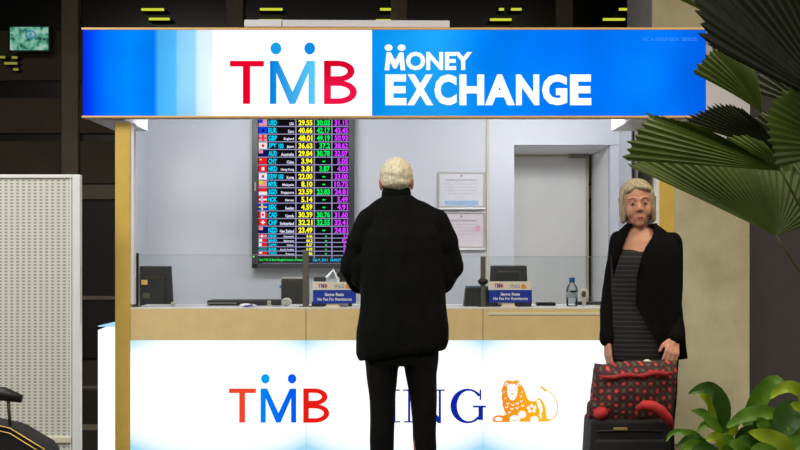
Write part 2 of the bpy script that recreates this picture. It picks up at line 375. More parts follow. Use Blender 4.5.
def tmb(fx, fz, x0, y0, k, Y, par, mats, pre):
    X = lambda u: fx(x0+(u-230)*k); Z = lambda v: fz(y0+(v-61)*k)
    b = B(); poly(b, [(X(230), Z(61)), (X(264), Z(61)), (X(264), Z(66.6)), (X(250.3), Z(66.6)), (X(250.3), Z(104)), (X(243), Z(104)), (X(243), Z(66.6)), (X(230), Z(66.6))], Y, .003)
    obj('letter_t', b, mats[0], par)
    b = B(); poly(b, [(X(270), Z(104)), (X(270), Z(61)), (X(278.3), Z(61)), (X(292.6), Z(92)), (X(307), Z(61)), (X(315), Z(61)), (X(315), Z(104)), (X(308.6), Z(104)), (X(308.6), Z(73)), (X(295.3), Z(104)), (X(289.6), Z(104)), (X(276.5), Z(73)), (X(276.5), Z(104))], Y, .003)
    lm = obj('letter_m', b, mats[1], par)
    for cx_, mm in ((276, mats[2]), (309.8, mats[3])):
        b = B(); poly(b, ellp(X(cx_), Z(48.6), 5.4*k*Y/F, 6*k*Y/F), Y, .003); obj('letter_dot', b, mm, lm)
    b = B()
    def half(zc, ro, rx):
        ox = X(338 if rx < 16.5 else 338)
        outr = [(X(338)+(rx+2.5)*k*Y/F*math.cos(R(a)), Z(zc)+ro*k*Y/F*math.sin(R(a))) for a in range(90, -91, -15)]
        inr = [(X(338)+(rx-4.5)*k*Y/F*math.cos(R(a)), Z(zc)+(ro-5.6)*k*Y/F*math.sin(R(a))) for a in range(90, -91, -15)]
        o1 = [(X(326), outr[0][1])]+outr+[(X(326), outr[-1][1])]; i1 = [(X(326), inr[0][1])]+inr+[(X(326), inr[-1][1])]
        for j in range(len(o1)-1): poly(b, [o1[j], o1[j+1], i1[j+1], i1[j]], Y, .003)
    half(71.4, 10.6, 14.2); half(92.3, 11.9, 16.5)
    poly(b, [(X(324), Z(60.8)), (X(331), Z(60.8)), (X(331), Z(104.2)), (X(324), Z(104.2))], Y, .0031)
    obj('letter_b', b, mats[4], par)
red = emit('sign_red', (235, 0, 45), 1.0); 
tmb(sx, sz, 230, 61, 1, YS0-.007, sign, [red, emit('sign_blue_blend', (0, 132, 228), 1, (92, 205, 250), 0, sx(272), sx(316)), emit('dot_blue', (22, 160, 235), 1), emit('dot_blue_two', (10, 140, 232), 1), emit('sign_red_two', (240, 20, 75), 1, (215, 0, 40), 2, sz(80)-ROOT['canopy_sign'].z-.05, sz(65)-ROOT['canopy_sign'].z)], 's')
# MONEY / EXCHANGE
b = B(); zt = YS0-.006
poly(b, [(sx(u), sz(v)) for u, v in ((384.6, 70.3), (386.6, 52.5), (390.6, 52.5), (395.2, 60.5), (399.6, 52.5), (403.4, 52.5), (405.2, 70.3), (400.6, 70.3), (399.8, 61.5), (396.4, 68.5), (393.6, 68.5), (390.0, 61.5), (389.2, 70.3))], zt, .003); text(b, 'ONEY', sx(406), sx(472), sz(70.3), sz(52), zt, .035, .003)
for cx_ in (388.6, 401.6): poly(b, ellp(sx(cx_), sz(47.8), 3.9*YS0/F, 3.1*YS0/F), zt-.001, .003)
obj('money_lettering', b, M['ewhite'], sign, fixn=False)
b = B()
xs = [385, 408.8, 434, 459, 486.5, 515.5, 541.5, 569.5, 593.5]
for i, ch in enumerate('EXCHANGE'):
    text(b, ch, sx(xs[i]-(1.6 if ch in 'XA' else -.4)), sx(xs[i+1]-2.4+(1.6 if ch in 'XA' else 0)), sz(105.3), sz(74.6), zt, .045, .003)
obj('exchange_lettering', b, M['ewhite'], sign, fixn=False)
b = B(); text(b, 'N.C. A GROUP EXCH.  SERVICES', sx(643), sx(697), sz(41), sz(37.4), zt+.004, .01, .001)
obj('faint_lettering', b, emit('faint_blue', (60, 140, 255), 1), sign, fixn=False)
# white case lying on the sign
t = thing('light_case', 'long flat white case lying on top of the sign', 'case', (W(347, 0, 7.3).x, 7.3, sz1+.014))
b = B(); a, c = W(245, 26, 7.3), W(449.5, 18.5, 7.3)
box(b, a.x, c.x, 7.255, 7.345, sz1+.0185, sz1+.0625, .008, rot=Matrix.Rotation(R(.25), 4, 'Y')); obj('body', b, M['pale'], t)
b = B(); box(b, W(282, 0, 7.3).x, W(283, 0, 7.3).x, 7.253, 7.345, sz1+.016, sz1+.058); obj('joint', b, M['grey'], t)

# ------------------------------------------------------------------ posts
YP = 7.3
for (xa, xb, lab) in ((115, 130, 'square gold post at the left corner of the booth'), (660, 674.5, 'square gold post at the right corner, behind the woman')):
    t = thing('booth_post', lab, 'post', (W((xa+xb)/2, 0, YP).x, YP+.04, 0), 'gold corner posts of the booth')
    b = B(); box(b, W(xa, 0, YP).x, W(xb, 0, YP).x, YP, YP+.09, 0, sz0-.035, .003); obj('shaft', b, M['gold'], t)
    inner = W(xb, 0, YP).x if xa < 400 else W(xa, 0, YP).x-.02
    b = B(); box(b, inner if xa > 400 else inner+.0, inner+.02, YP+.01, YP+.08, 1.06, sz0-.035); obj('edge_strip', b, M['whitetrim'], t)
def cx_(px): return W(px, 0, YP).x
def cz_(py): return W(0, py, YP).z

# ------------------------------------------------------------------ counter
zt_ = cz_(307.6)
ctr = thing('exchange_counter', 'long service counter with beige rail and glowing white front bearing the logos', 'counter', (0, YP+.2, 0))
X0, X1 = cx_(130.3), cx_(659.5)
pm = bpy.data.materials.new('backlit_white_panel'); pm.use_nodes = True; nt = pm.node_tree; nt.nodes.clear()
e = nt.nodes.new('ShaderNodeEmission'); o_ = nt.nodes.new('ShaderNodeOutputMaterial'); tc = nt.nodes.new('ShaderNodeTexCoord'); nz = nt.nodes.new('ShaderNodeTexNoise')
nt.nodes.remove(nz); sp = nt.nodes.new('ShaderNodeSeparateXYZ'); nt.links.new(tc.outputs['Object'], sp.inputs[0])
def mth(op, a, bb=None):
    n = nt.nodes.new('ShaderNodeMath'); n.operation = op
    for i, v in enumerate((a, bb)):
        if v is None: continue
        if isinstance(v, (int, float)): n.inputs[i].default_value = v
        else: nt.links.new(v, n.inputs[i])
    return n.outputs[0]
# backlight falloff painted into the emission colour of each third: white centre, bluish corners
u_ = mth('ABSOLUTE', mth('SUBTRACT', mth('MULTIPLY', mth('FRACT', mth('MULTIPLY', mth('SUBTRACT', sp.outputs[0], X0), 1/((X1-X0)/3))), 2), 1))
w_ = mth('ABSOLUTE', mth('MULTIPLY', mth('SUBTRACT', sp.outputs[2], cz_(393)), 1/(cz_(340)-cz_(393))))
uu = mth('POWER', u_, 4); ww_ = mth('POWER', w_, 4)
dm = mth('ADD', mth('MULTIPLY', ww_, mth('ADD', mth('MULTIPLY', uu, .6), .25)), mth('MULTIPLY', uu, .12))
rr = nt.nodes.new('ShaderNodeValToRGB'); cr = rr.color_ramp
cr.elements[0].position = .12; cr.elements[0].color = (1, 1, 1, 1); cr.elements[1].position = .95; cr.elements[1].color = (.34, .66, .84, 1)
nt.links.new(dm, rr.inputs[0]); nt.links.new(rr.outputs[0], e.inputs[0]); nt.links.new(e.outputs[0], o_.inputs[0]); e.inputs[1].default_value = 1.12
for (xa, xb) in ((130.3, 305.7), (306.3, 482.7), (483.3, 659.5)):
    b = B(); box(b, cx_(xa), cx_(xb), YP+.004, YP+.03, .06, cz_(340.5)); obj('light_panel', b, pm, ctr)
    b = B(); box(b, cx_(xa), cx_(xb), YP, YP+.03, cz_(340.2), zt_-.009, .001); obj('rail', b, M['goldrail'], ctr)
b = B(); box(b, X0, X1, YP+.0305, YP+.05, .06, zt_-.009); obj('body', b, M['white'], ctr)
b = B(); box(b, X0, X1, YP-.0, YP+.5, zt_-.0085, zt_, .002); obj('worktop', b, M['whitetrim'], ctr)
b = B(); box(b, X0, X1, YP+.02, YP+.48, 0, .06); obj('plinth', b, M['dark'], ctr)
b = B(); box(b, cx_(488), cx_(600), YP-.004, YP, cz_(314.8), cz_(312.8)); obj('slot_strip', b, M['whitecard'], ctr)
for xa in (130.3, 656): b = B(); box(b, cx_(xa), cx_(xa)+.02, YP+.05, YP+.48, .06, zt_-.009); obj('end_panel', b, M['white'], ctr)
tmb(cx_, cz_, 229, 388.6, .79, YP-.001, ctr, [emit('logo_orange_red', (238, 70, 45), 1, (240, 80, 50), 0, -1, 0), emit('logo_blue', (0, 130, 245), 1, (0, 85, 240), 0, cx_(262), cx_(298)), emit('logo_dot', (0, 160, 245), 1), emit('logo_dot_two', (0, 95, 245), 1), emit('logo_red', (232, 28, 20), 1)], 'c')
# I N G
inb = emit('logo_navy', (14, 40, 165), .95); yy = YP-.001
b = B(); Z0, Z1 = cz_(422.5), cz_(389.5); sr = .008
def rect(b, xa, xb, za, zb): poly(b, [(xa, za), (xb, za), (xb, zb), (xa, zb)], yy, .003)
rect(b, cx_(386), cx_(400), Z0, Z0+sr); rect(b, cx_(386), cx_(400), Z1-sr, Z1); rect(b, cx_(390.5), cx_(395.5), Z0, Z1); obj('letter_i', b, inb, ctr)
b = B(); rect(b, cx_(404), cx_(414), Z0, Z0+sr); rect(b, cx_(403), cx_(413), Z1-sr, Z1); rect(b, cx_(434), cx_(445), Z1-sr, Z1)
rect(b, cx_(408), cx_(410.3), Z0, Z1); rect(b, cx_(438.7), cx_(441), Z0, Z1)
poly(b, [(cx_(406), Z1), (cx_(413.5), Z1), (cx_(441), Z0+.02), (cx_(441), Z0-.004), (cx_(438), Z0-.004)], yy-.0005, .003); obj('letter_n', b, inb, ctr)
b = B(); gx, gz = cx_(467.5), cz_(406); k = YP/F
oo = [(gx+17*k*math.cos(R(a)), gz+17.3*k*math.sin(R(a))) for a in range(38, 325, 8)]
ii = [(gx+1.2*k+11.8*k*math.cos(R(a)), gz+15.3*k*math.sin(R(a))) for a in range(38, 325, 8)]
for j in range(len(oo)-1): poly(b, [oo[j], oo[j+1], ii[j+1], ii[j]], yy, .003)
rect(b, cx_(478.5), cx_(483), cz_(420), cz_(406.5)); rect(b, cx_(473), cx_(486), cz_(407.5), cz_(405.7)); rect(b, cx_(479.6), cx_(481.2), cz_(400), cz_(389.5))
obj('letter_g', b, inb, ctr)
# lion
lx = lambda u: cx_(484+u/7.5); lz = lambda v: cz_(370+v/7.5)
om = emit('logo_orange', (242, 140, 30), 1, (255, 190, 30), 0, lx(120), lx(460)); wm = emit('logo_white', (255, 252, 250), 1.1)
b = B()
sil = [(150, 95), (168, 80), (190, 78), (214, 86), (240, 76), (262, 82), (275, 100), (290, 125), (304, 148), (308, 165), (318, 190), (325, 212), (338, 228), (370, 237), (398, 228), (404, 212), (420, 212), (440, 232), (455, 262), (465, 300), (468, 340), (472, 366), (500, 372), (500, 380), (470, 385), (380, 388), (300, 388), (200, 390), (90, 392), (68, 386), (62, 372), (72, 352), (95, 340), (125, 340), (145, 345), (160, 318), (150, 300), (138, 262), (140, 240), (130, 205), (137, 180), (130, 150), (142, 125)]
poly(b, [(lx(u), lz(v)) for u, v in sil], yy, .003)
tail = [(490, 374), (520, 362), (542, 335), (553, 300), (552, 255), (538, 218), (512, 182), (480, 158), (450, 148)]
for j in range(len(tail)-1):
    (u, v), (u2, v2) = tail[j], tail[j+1]; w = 3.2
    dx_, dy_ = u2-u, v2-v; l = math.hypot(dx_, dy_); nx, ny = -dy_/l*w, dx_/l*w
    poly(b, [(lx(u+nx), lz(v+ny)), (lx(u2+nx), lz(v2+ny)), (lx(u2-nx), lz(v2-ny)), (lx(u-nx), lz(v-ny))], yy, .003)
poly(b, [(lx(u), lz(v)) for u, v in ((455, 158), (478, 152), (452, 136), (430, 118), (418, 128), (432, 136), (440, 148))], yy-.0003, .003)
lion = obj('lion_emblem', b, om, ctr, label='orange lying lion emblem')
b = B(); yw = yy-.0015
def el_(u, v, ru, rv, n=16): poly(b, ellp(lx(u), lz(v), ru/7.5*k, rv/7.5*k, n), yw, .003)
poly(b, [(lx(u), lz(v)) for u, v in ((176, 128), (190, 108), (212, 102), (236, 108), (252, 128), (252, 165), (244, 195), (228, 222), (212, 230), (196, 222), (180, 195), (172, 160))], yw, .003)
el_(170, 108, 15, 14); el_(262, 106, 15, 14); el_(232, 368, 40, 30); el_(286, 334, 30, 28); el_(378, 370, 32, 24); el_(108, 368, 30, 15)
for u, v in ((358, 268), (380, 282), (374, 306), (344, 308), (334, 284)): el_(u, v, 12, 12, 10)
poly(b, [(lx(u), lz(v)) for u, v in ((402, 222), (416, 226), (434, 260), (440, 300), (428, 330), (436, 352), (424, 366), (414, 340), (418, 300), (400, 262), (396, 240))], yw, .003)
for (u, v, w) in ((178, 245, 22), (215, 255, 24), (250, 245, 22), (280, 228, 18), (170, 272, 22), (208, 285, 24), (248, 278, 22), (290, 262, 22), (160, 205, 12), (276, 190, 14), (285, 160, 10), (190, 312, 20), (150, 160, 9), (158, 325, 18)):
    poly(b, [(lx(u-w/2), lz(v-2)), (lx(u), lz(v+7)), (lx(u+w/2), lz(v-4)), (lx(u+w/2), lz(v+4)), (lx(u), lz(v+15)), (lx(u-w/2), lz(v+6))], yw, .003)
obj('emblem_highlights', b, wm, lion)
b = B(); yw = yy-.003
for u, v, r_, q in ((190, 148, 7, 5), (233, 148, 7, 5), (212, 180, 9, 6), (212, 205, 8, 2.5), (170, 110, 7, 7), (262, 108, 7, 7), (358, 288, 7, 7), (234, 378, 22, 3)): el_(u, v, r_, q, 10)
obj('emblem_face', b, om, lion)

# side lit cabinet on the left
t = thing('side_light_cabinet', 'low glowing white cabinet at the outer left side of the booth', 'cabinet', (W(106, 0, YP).x, YP+.5, 0))
xa, xb = cx_(98), cx_(115)-.006
b = B()
v = [(xa, 7.3), (xb, 7.3), (xb, 7.9), (xa, 7.9)]
zf, zb_ = cz_(330), cz_(330)+.02
vs = [b.verts.new((x, y, 0.02)) for x, y in v]+[b.verts.new((x, y, zf if y < 7.5 else zb_)) for x, y in v]
for q in ((0, 1, 5, 4), (1, 2, 6, 5), (2, 3, 7, 6), (3, 0, 4, 7), (4, 5, 6, 7), (3, 2, 1, 0)): b.faces.new([vs[j] for j in q])
obj('lit_body', b, emit('lit_side_white', (250, 252, 255), 1.1), t)
b = B(); box(b, xa, xb, 7.3, 7.9, zb_, zb_+.006); obj('top', b, emit('side_top_halo', (170, 222, 255), 1.0), t)  # bluish halo along the edge painted as the top's glow colour

# ------------------------------------------------------------------ glass screens and their posts
YG = 7.4
def gx_(px): return W(px, 0, YG).x
zg0 = zt_+.004
for (xa, xb, top, lab) in ((138.6, 303, 255, 'clear glass screen at the left end of the counter'), (309, 480, 256, 'clear glass screen in the middle, behind the man'), (486, 650, 257, 'clear glass screen at the right end of the counter')):
    t = thing('glass_screen', lab, 'glass screen', (gx_((xa+xb)/2), YG, zg0), 'glass screens on the counter')
    b = B(); box(b, gx_(xa), gx_(xb), YG-.004, YG+.004, zg0, W(0, top, YG).z); obj('pane', b, M['glass'], t)
    b = B(); box(b, gx_(xa), gx_(xb), YG-.004, YG+.004, W(0, top, YG).z, W(0, top-.45, YG).z); obj('polished_edge', b, M['glassedge'], t)
for (xc, w, top, lab, disc) in ((137.6, 2.2, 253, 'thin dark glass-clamp post at the left end of the counter', 0), (305.8, 6, 250, 'grey clamp post between the left and middle glass screens', 0), (483, 5, 256, 'grey clamp post with round knob right of the man', 1)):
    t = thing('clamp_post', lab, 'post', (gx_(xc), YG, zt_), 'glass clamp posts on the counter')
    b = B(); box(b, gx_(xc-w/2), gx_(xc+w/2), YG-.012, YG+.012, zt_+.006, W(0, top, YG).z, .004); obj('shaft', b, M['steel'] if w > 3 else M['dark'], t)
    b = B(); box(b, gx_(xc-w), gx_(xc+w), YG-.03, YG+.03, zt_, zt_+.006, .002); obj('base', b, M['steel'], t)
    if disc:
        b = B(); c = W(483, 281.5, YG-.02); ell(b, c, (.032, .014, .021)); obj('knob', b, M['dark'], t, True)
t = thing('white_side_post', 'white panel stub beside the left gold post above the counter', 'panel', (gx_(134), YG+.1, zt_))
b = B(); box(b, gx_(130.6), gx_(136), YG+.02, YG+.1, zt_, W(0, 255, YG).z, .003); obj('panel', b, M['white'], t)

# ------------------------------------------------------------------ rates display
YV = 8.78
def vx(px): return W(px, 0, YV).x
def vz(py): return W(0, py, YV).z
tv = thing('rates_display', 'tall black-framed screen listing currency rates on the booth wall', 'display screen', (vx(303), YB, vz(268)))
zt0 = vz(112)
b = B(); box(b, vx(252), vx(354), YV+.004, YB-.001, vz(268), zt0+.012, .004); obj('casing', b, M['black'], tv)
b = B()
for (a0, a1, c0, c1) in ((252, 258, 268, 109), (348.7, 354, 268, 109), (252, 354, 268.2, 263.6), (252, 354, 112, 109)):
    box(b, vx(a0), vx(a1), YV-.004, YV+.004, vz(c0), vz(c1), .002)
obj('bezel', b, mat('bezel_charcoal', (48, 48, 54), .4, 0, .05, 8), tv)
b = B(); box(b, vx(254.6), vx(256), YV-.0052, YV-.004, vz(191), vz(182)); obj('maker_mark', b, M['grey'], tv)
b = B(); box(b, vx(253), vx(254.5), YV-.0055, YV-.004, vz(257.3), vz(256)); obj('power_light', b, emit('led_green', (120, 255, 40), 1.2), tv)
b = B(); box(b, vx(258), vx(348.7), YV, YV+.003, vz(263.6), vz(112)); scr = obj('screen', b, emit('screen_black', (14, 14, 18), 1.), tv)
grid = B()
EM = dict(c=emit('text_cyan', (0, 205, 240), 1.15), w=emit('text_white', (225, 225, 245), 1), y=emit('text_yellow', (250, 245, 40), 1.15), g=emit('text_green', (0, 235, 90), 1.15), p=emit('text_purple', (205, 60, 250), 1.15), l=emit('grid_lilac', (150, 146, 190), 1))
cyan_c = (0, 205, 240)
def q2(bm, a0, a1, c0, c1, d, mi=0): box(bm, vx(a0), vx(a1), YV-d, YV-d+.001, vz(c1), vz(c0), 0, mi)
rows = [('USD', 'USA', '29.55', '30.03', '31.15'), ('EUR', 'Euro', '40.66', '42.17', '43.45'), ('GBP', 'England', '48.01', '49.19', '50.93'), ('JPY', 'Japan', '36.63', '37.2', '38.62'), ('AUD', 'Australia', '29.84', '30.78', '32.07'),
        ('CNY', 'China', '3.94', '-', '5.05'), ('HKD', 'Hong Kong', '3.81', '3.87', '4.03'), ('KRW', 'Korea', '22.00', '-', '33.00'), ('MYR', 'Malaysia', '8.10', '-', '10.75'), ('SGD', 'Singapore', '23.59', '23.83', '24.81'),
        ('NOK', 'Norway', '5.14', '-', '5.49'), ('SEK', 'Sweden', '4.59', '-', '4.91'), ('CAD', 'Canada', '30.39', '30.76', '31.60'), ('CHF', 'Switzerland', '32.21', '32.55', '33.41'), ('NZD', 'New Zealand', '23.49', '-', '24.81'),
        ('DKK', 'Denmark', '4.46', '-', '5.7'), ('BHD', 'Bahrain', '66.2', '-', '82.1'), ('QAR', 'Qatar', '6.37', '-', '8.9'), ('SAR', 'Saudi Arabia', '6.09', '-', '8.7'), ('TWD', 'Taiwan', '0.86', '-', '1.1')]
# flag slots: 0 white 1 red 2 blue 3 navy 4 yellow 5 teal 6 pink
FM = [emit('flag_white', (240, 235, 240), .95), emit('flag_red', (235, 30, 40), .95), emit('flag_blue', (20, 60, 230), .95), emit('flag_navy', (20, 20, 100), .9), emit('flag_yellow', (240, 210, 60), .95), emit('flag_teal', (40, 130, 130), .9), emit('flag_pink', (240, 150, 170), .95)]
FL = {'USD': [(0, 0, 1, 1, 6), (0, 0, .5, .55, 2)], 'EUR': [(0, 0, 1, 1, 2), (.35, .3, .65, .7, 3)], 'GBP': [(0, 0, 1, 1, 6), (.4, 0, .6, 1, 1), (0, .4, 1, .6, 1)], 'JPY': [(0, 0, 1, 1, 0), (.35, .3, .65, .7, 1)],
      'AUD': [(0, 0, 1, 1, 3), (0, 0, .5, .5, 6)], 'CNY': [(0, 0, 1, 1, 1), (.1, .15, .35, .4, 4)], 'HKD': [(0, 0, 1, 1, 1), (.32, .25, .68, .75, 0)], 'KRW': [(0, 0, 1, 1, 0), (.35, .3, .65, .5, 1), (.35, .5, .65, .7, 2)],
      'MYR': [(0, 0, 1, 1, 6), (0, 0, .5, .5, 4), (0, .85, 1, 1, 1)], 'SGD': [(0, 0, 1, .5, 1), (0, .5, 1, 1, 0)], 'NOK': [(0, 0, 1, 1, 1), (.3, 0, .5, 1, 0), (0, .4, 1, .65, 0), (.37, 0, .45, 1, 2)],
      'SEK': [(0, 0, 1, 1, 2), (.3, 0, .5, 1, 4), (0, .4, 1, .6, 4)], 'CAD': [(0, 0, 1, 1, 0), (0, 0, .25, 1, 1), (.75, 0, 1, 1, 1), (.38, .3, .62, .7, 1)], 'CHF': [(0, 0, 1, 1, 1), (.4, .2, .6, .8, 0), (.25, .4, .75, .6, 0)],
      'NZD': [(0, 0, 1, 1, 3), (0, 0, .5, .5, 6)], 'DKK': [(0, 0, 1, 1, 1), (.3, 0, .45, 1, 0), (0, .4, 1, .6, 0)], 'BHD': [(0, 0, 1, 1, 1), (0, 0, .4, 1, 0)], 'QAR': [(0, 0, 1, 1, 1), (0, 0, .35, 1, 0)], 'SAR': [(0, 0, 1, 1, 5)], 'TWD': [(0, 0, 1, 1, 1), (0, 0, .4, .5, 0)]}
ytop = 119.3
for i, (code, nm, y1, g1, p1) in enumerate(rows):
    big = i < 15
    hh = 7.7 if big else 4.3
    y0 = 119.3+7.67*i if big else 119.3+7.67*15+4.35*(i-15)
    ye = y0+hh
    rb_ = B(); q2(rb_, 258, 348.7, ye-1.0, ye-.1, .003); row = obj('rate_row', rb_, EM['l'], tv)
    flags = B(); cyan = B(); white_ = B(); yel = B(); grn = B(); pur = B()
    m0, m1 = y0+.6, ye-1.5
    for (fa, fb, fc, fd, mi) in FL[code]:
        q2(flags, 258.8+8.4*fa, 258.8+8.4*fc, m0-.4+(ye-1.1-m0+.4)*fb, m0-.4+(ye-1.1-m0+.4)*fd, .0035+.0006*FL[code].index((fa, fb, fc, fd, mi)), mi)
    t0, t1 = (m0+.3, m1-.1) if big else (m0-.1, m1+.3)
    bo = .04
    text(cyan, code, vx(268.4), vx(277), vz(t1), vz(t0), YV-.003, bo)
    if code in ('JPY', 'KRW'): text(cyan, '100' if code == 'JPY' else '1000', vx(278.5), vx(283.5), vz(t1), vz(t0+.4), YV-.003, bo)
    nl = max(4.5, min(14, len(nm)*1.45)); text(white_, nm, vx(294-nl), vx(294), vz(t1), vz(t0+(2.0 if big else .8)), YV-.003, .03)
    for bmq, s_, xr, wmax in ((yel, y1, 312.5, 14.), (grn, g1, 330, 13.2), (pur, p1, 348, 13.4)):
        if s_ == '-':
            c_ = (y0+ye)/2-.2; xq = 323.8 if big else 326; r_ = 1.4 if big else .8
            q2(bmq, xq-r_, xq+r_, c_-.5, c_+.8, .003); continue
        wd = wmax*len(s_)/5*(1 if big else .55)
        text(bmq, s_, vx(xr-wd), vx(xr), vz(t1+.2), vz(t0-.2), YV-.003, bo)
    obj('flag_icon', flags, FM, row); obj('currency_code', cyan, EM['c'], row, fixn=False); obj('country_name', white_, EM['w'], row, fixn=False)
    obj('buying_rate', yel, EM['y'], row, fixn=False); obj('cheque_rate', grn, EM['g'], row, fixn=False); obj('selling_rate', pur, EM['p'], row, fixn=False)
for xq in (296, 314.4, 332): q2(grid, xq-.7, xq+.5, 119, 258, .003)
q2(grid, 258, 348.7, 118.4, 119.2, .003)
q2(grid, 262, 345, 263.0, 263.4, .003)
obj('grid_lines', grid, EM['l'], scr)
grn = B(); text(grn, 'Tue 7 05 25 Bank Bangkok branch of issuer', vx(258.8), vx(303), vz(261.6), vz(258.6), YV-.003, .03)
obj('footer_line', grn, EM['g'], scr, fixn=False)
b = B(); text(b, 'Feb 9, 2011  10:30:57', vx(313), vx(341), vz(261.8), vz(258.6), YV-.003, .03); obj('date_line', b, emit('text_azure', (0, 190, 250), 1.1), scr, fixn=False)

# ------------------------------------------------------------------ certificates
def cert(xa, xb, ya, yb, lab, tint, blot, seed):
    Y = YB-.02
    a, c = W(xa, yb, Y), W(xb, ya, Y)
    t = thing('framed_certificate', lab, 'certificate', ((a.x+c.x)/2, YB, a.z), 'framed certificates on the booth wall')
    b = B(); w = .012
    box(b, a.x, c.x, Y, YB-.001, a.z, a.z+w, .002); box(b, a.x, c.x, Y, YB-.001, c.z-w, c.z, .002); box(b, a.x, a.x+w, Y, YB-.001, a.z+w, c.z-w, .002); box(b, c.x-w, c.x, Y, YB-.001, a.z+w, c.z-w, .002)
    obj('frame', b, mat('cert_frame', (176, 172, 168), .4, .2, .05, 9), t)
    b = B(); box(b, a.x+w, c.x-w, Y+.008, Y+.012, a.z+w, c.z-w); p = obj('paper', b, mat('cert_paper%d' % seed, tint, .6, 0, .03, 14), t)
    b = B(); cx0 = (a.x+c.x)/2; h_ = c.z-a.z; w_ = c.x-a.x
    text(b, 'Certificate of Authorization', cx0-w_*.32, cx0+w_*.32, c.z-h_*.26, c.z-h_*.2, Y+.006, 0)
    for j in range(4): text(b, 'permission to carry on the business of exchange'[:40-4*j], cx0-w_*(.38-.03*j), cx0+w_*(.36-.03*j), c.z-h_*(.36+.09*j), c.z-h_*(.33+.09*j), Y+.006, 0)
    poly(b, ellp(cx0, c.z-h_*.12, .008, .008), Y+.0065, .001)
    obj('printing', b, mat('cert_ink%d' % seed, (150, 130, 150), .6), p, fixn=False)
    b = B()
    if seed == 1: box(b, a.x+.05, c.x-.05, Y+.005, Y+.007, a.z+.016, a.z+.05)
    else: poly(b, ellp(c.x-.05, cx0*0+(a.z+c.z)/2+.01, .018, .026), Y+.005, .002)
    obj('colour_patch', b, mat('cert_patch%d' % seed, blot, .6, 0, .1, 30), p)
    b = B(); box(b, a.x, c.x, Y-.012, YB-.001, a.z-.014, a.z-.001, .002); obj('ledge', b, M['whitetrim'], t)
cert(438, 485, 171.5, 207.5, 'upper framed certificate with a pale blue band along its foot', (204, 204, 208), (150, 180, 214), 1)
cert(438, 485, 212, 248, 'lower framed certificate, pinkish, partly behind the man', (208, 198, 204), (214, 160, 176), 2)

# ------------------------------------------------------------------ things on and behind the counter
desk = thing('back_desk', 'low white work desk behind the counter carrying the monitors', 'desk', (0, 8.2, 0))
obj('desk_top', box(B(), XL+.1, XR-.35, 7.97, 8.5, .76, .79, .003), M['whitetrim'], desk)
for xq in (XL+.12, XR-.42):
    for yq in (7.99, 8.44): obj('leg', box(B(), xq, xq+.04, yq, yq+.04, .04, .76), M['frame'], desk)
zd = .79
def monitor(cx0, Y, w, z0, z1, lab, rotz=0, tilt=0, stickers=False, m='black', taper=0, group=None, screen_back=True):
    t = thing('monitor', lab, 'monitor', (cx0, Y, zd), group)
    h_ = z1-z0; rot = Matrix.Rotation(R(rotz), 4, 'Z') @ Matrix.Rotation(R(tilt), 4, 'X')
    b = B(); box(b, -w/2, w/2, -.018, .018, -h_/2, h_/2, .006)
    for v in b.verts: v.co.x *= 1+taper*(-v.co.z/h_)
    bmesh.ops.transform(b, matrix=Matrix.Translation((cx0, Y, (z0+z1)/2)) @ rot, verts=b.verts); obj('housing', b, M[m], t)
    b = B(); box(b, -w*.32, w*.32, -.045, -.017, -h_*.32, h_*.3, .012)
    bmesh.ops.transform(b, matrix=Matrix.Translation((cx0, Y, (z0+z1)/2)) @ rot, verts=b.verts); obj('rear_cover', b, M['blackg'], t)
    b = B(); box(b, -w*.46, w*.46, .0185, .021, -h_*.43, h_*.43)
    bmesh.ops.transform(b, matrix=Matrix.Translation((cx0, Y, (z0+z1)/2)) @ rot, verts=b.verts); obj('screen', b, M['blackg'], t)
    b = B(); box(b, cx0-.025, cx0+.025, Y-.012, Y+.012, zd+.012, z0+.03, .005); box(b, cx0-.1, cx0+.1, Y-.08, Y+.08, zd, zd+.012, .004); obj('stand', b, M['black'], t)
    if stickers:
        for (u, v, mm, s_) in ((-.062, .055, M['gold3'], .02), (-.05, -.035, mat('sticker_dim', (82, 70, 54), .5), .022)):
            b = B(); box(b, u-s_, u+s_, -.0475, -.0455, v-s_*.8, v+s_*.8)
            bmesh.ops.transform(b, matrix=Matrix.Translation((cx0, Y, (z0+z1)/2)) @ rot, verts=b.verts); obj('sticker', b, mm, t)
    return t
monitor(W(155, 0, 8.05).x, 8.05, .235, W(0, 313, 8.05).z, W(0, 266, 8.05).z, 'black monitor seen from behind at far left, orange sticker on its back', 3, 6, True, taper=.1)
monitor(W(508.5, 0, 8.1).x, 8.1, .25, W(0, 288, 8.1).z, W(0, 265.5, 8.1).z, 'dark monitor back rising behind the right blue notice', 0, 4, taper=.06)
# printer behind counter
def printer(xa, xb, ya, Y, lab, d=.22):
    a, c = W(xa, 320, Y), W(xb, ya, Y)
    t = thing('receipt_printer', lab, 'printer', ((a.x+c.x)/2, Y+d/2, zd))
    b = B(); box(b, a.x, c.x, Y, Y+d, zd, c.z-.012, .008); obj('body', b, M['black'], t)
    b = B(); box(b, a.x-.003, c.x+.003, Y-.004, Y+d, c.z-.011, c.z, .004); obj('lid', b, M['grey'], t)
    b = B(); box(b, a.x+.02, c.x-.02, Y-.004, Y-.0005, c.z-.05, c.z-.03); obj('paper_slot', b, M['dark'], t)
    b = B(); ell(b, (a.x-.004, Y+.03, c.z-.06), (.01, .01, .01)); obj('button', b, M['bluecap'], t, True)
printer(281, 307, 277.5, 8.0, 'black box printer with grey lid left of the grey clamp post')
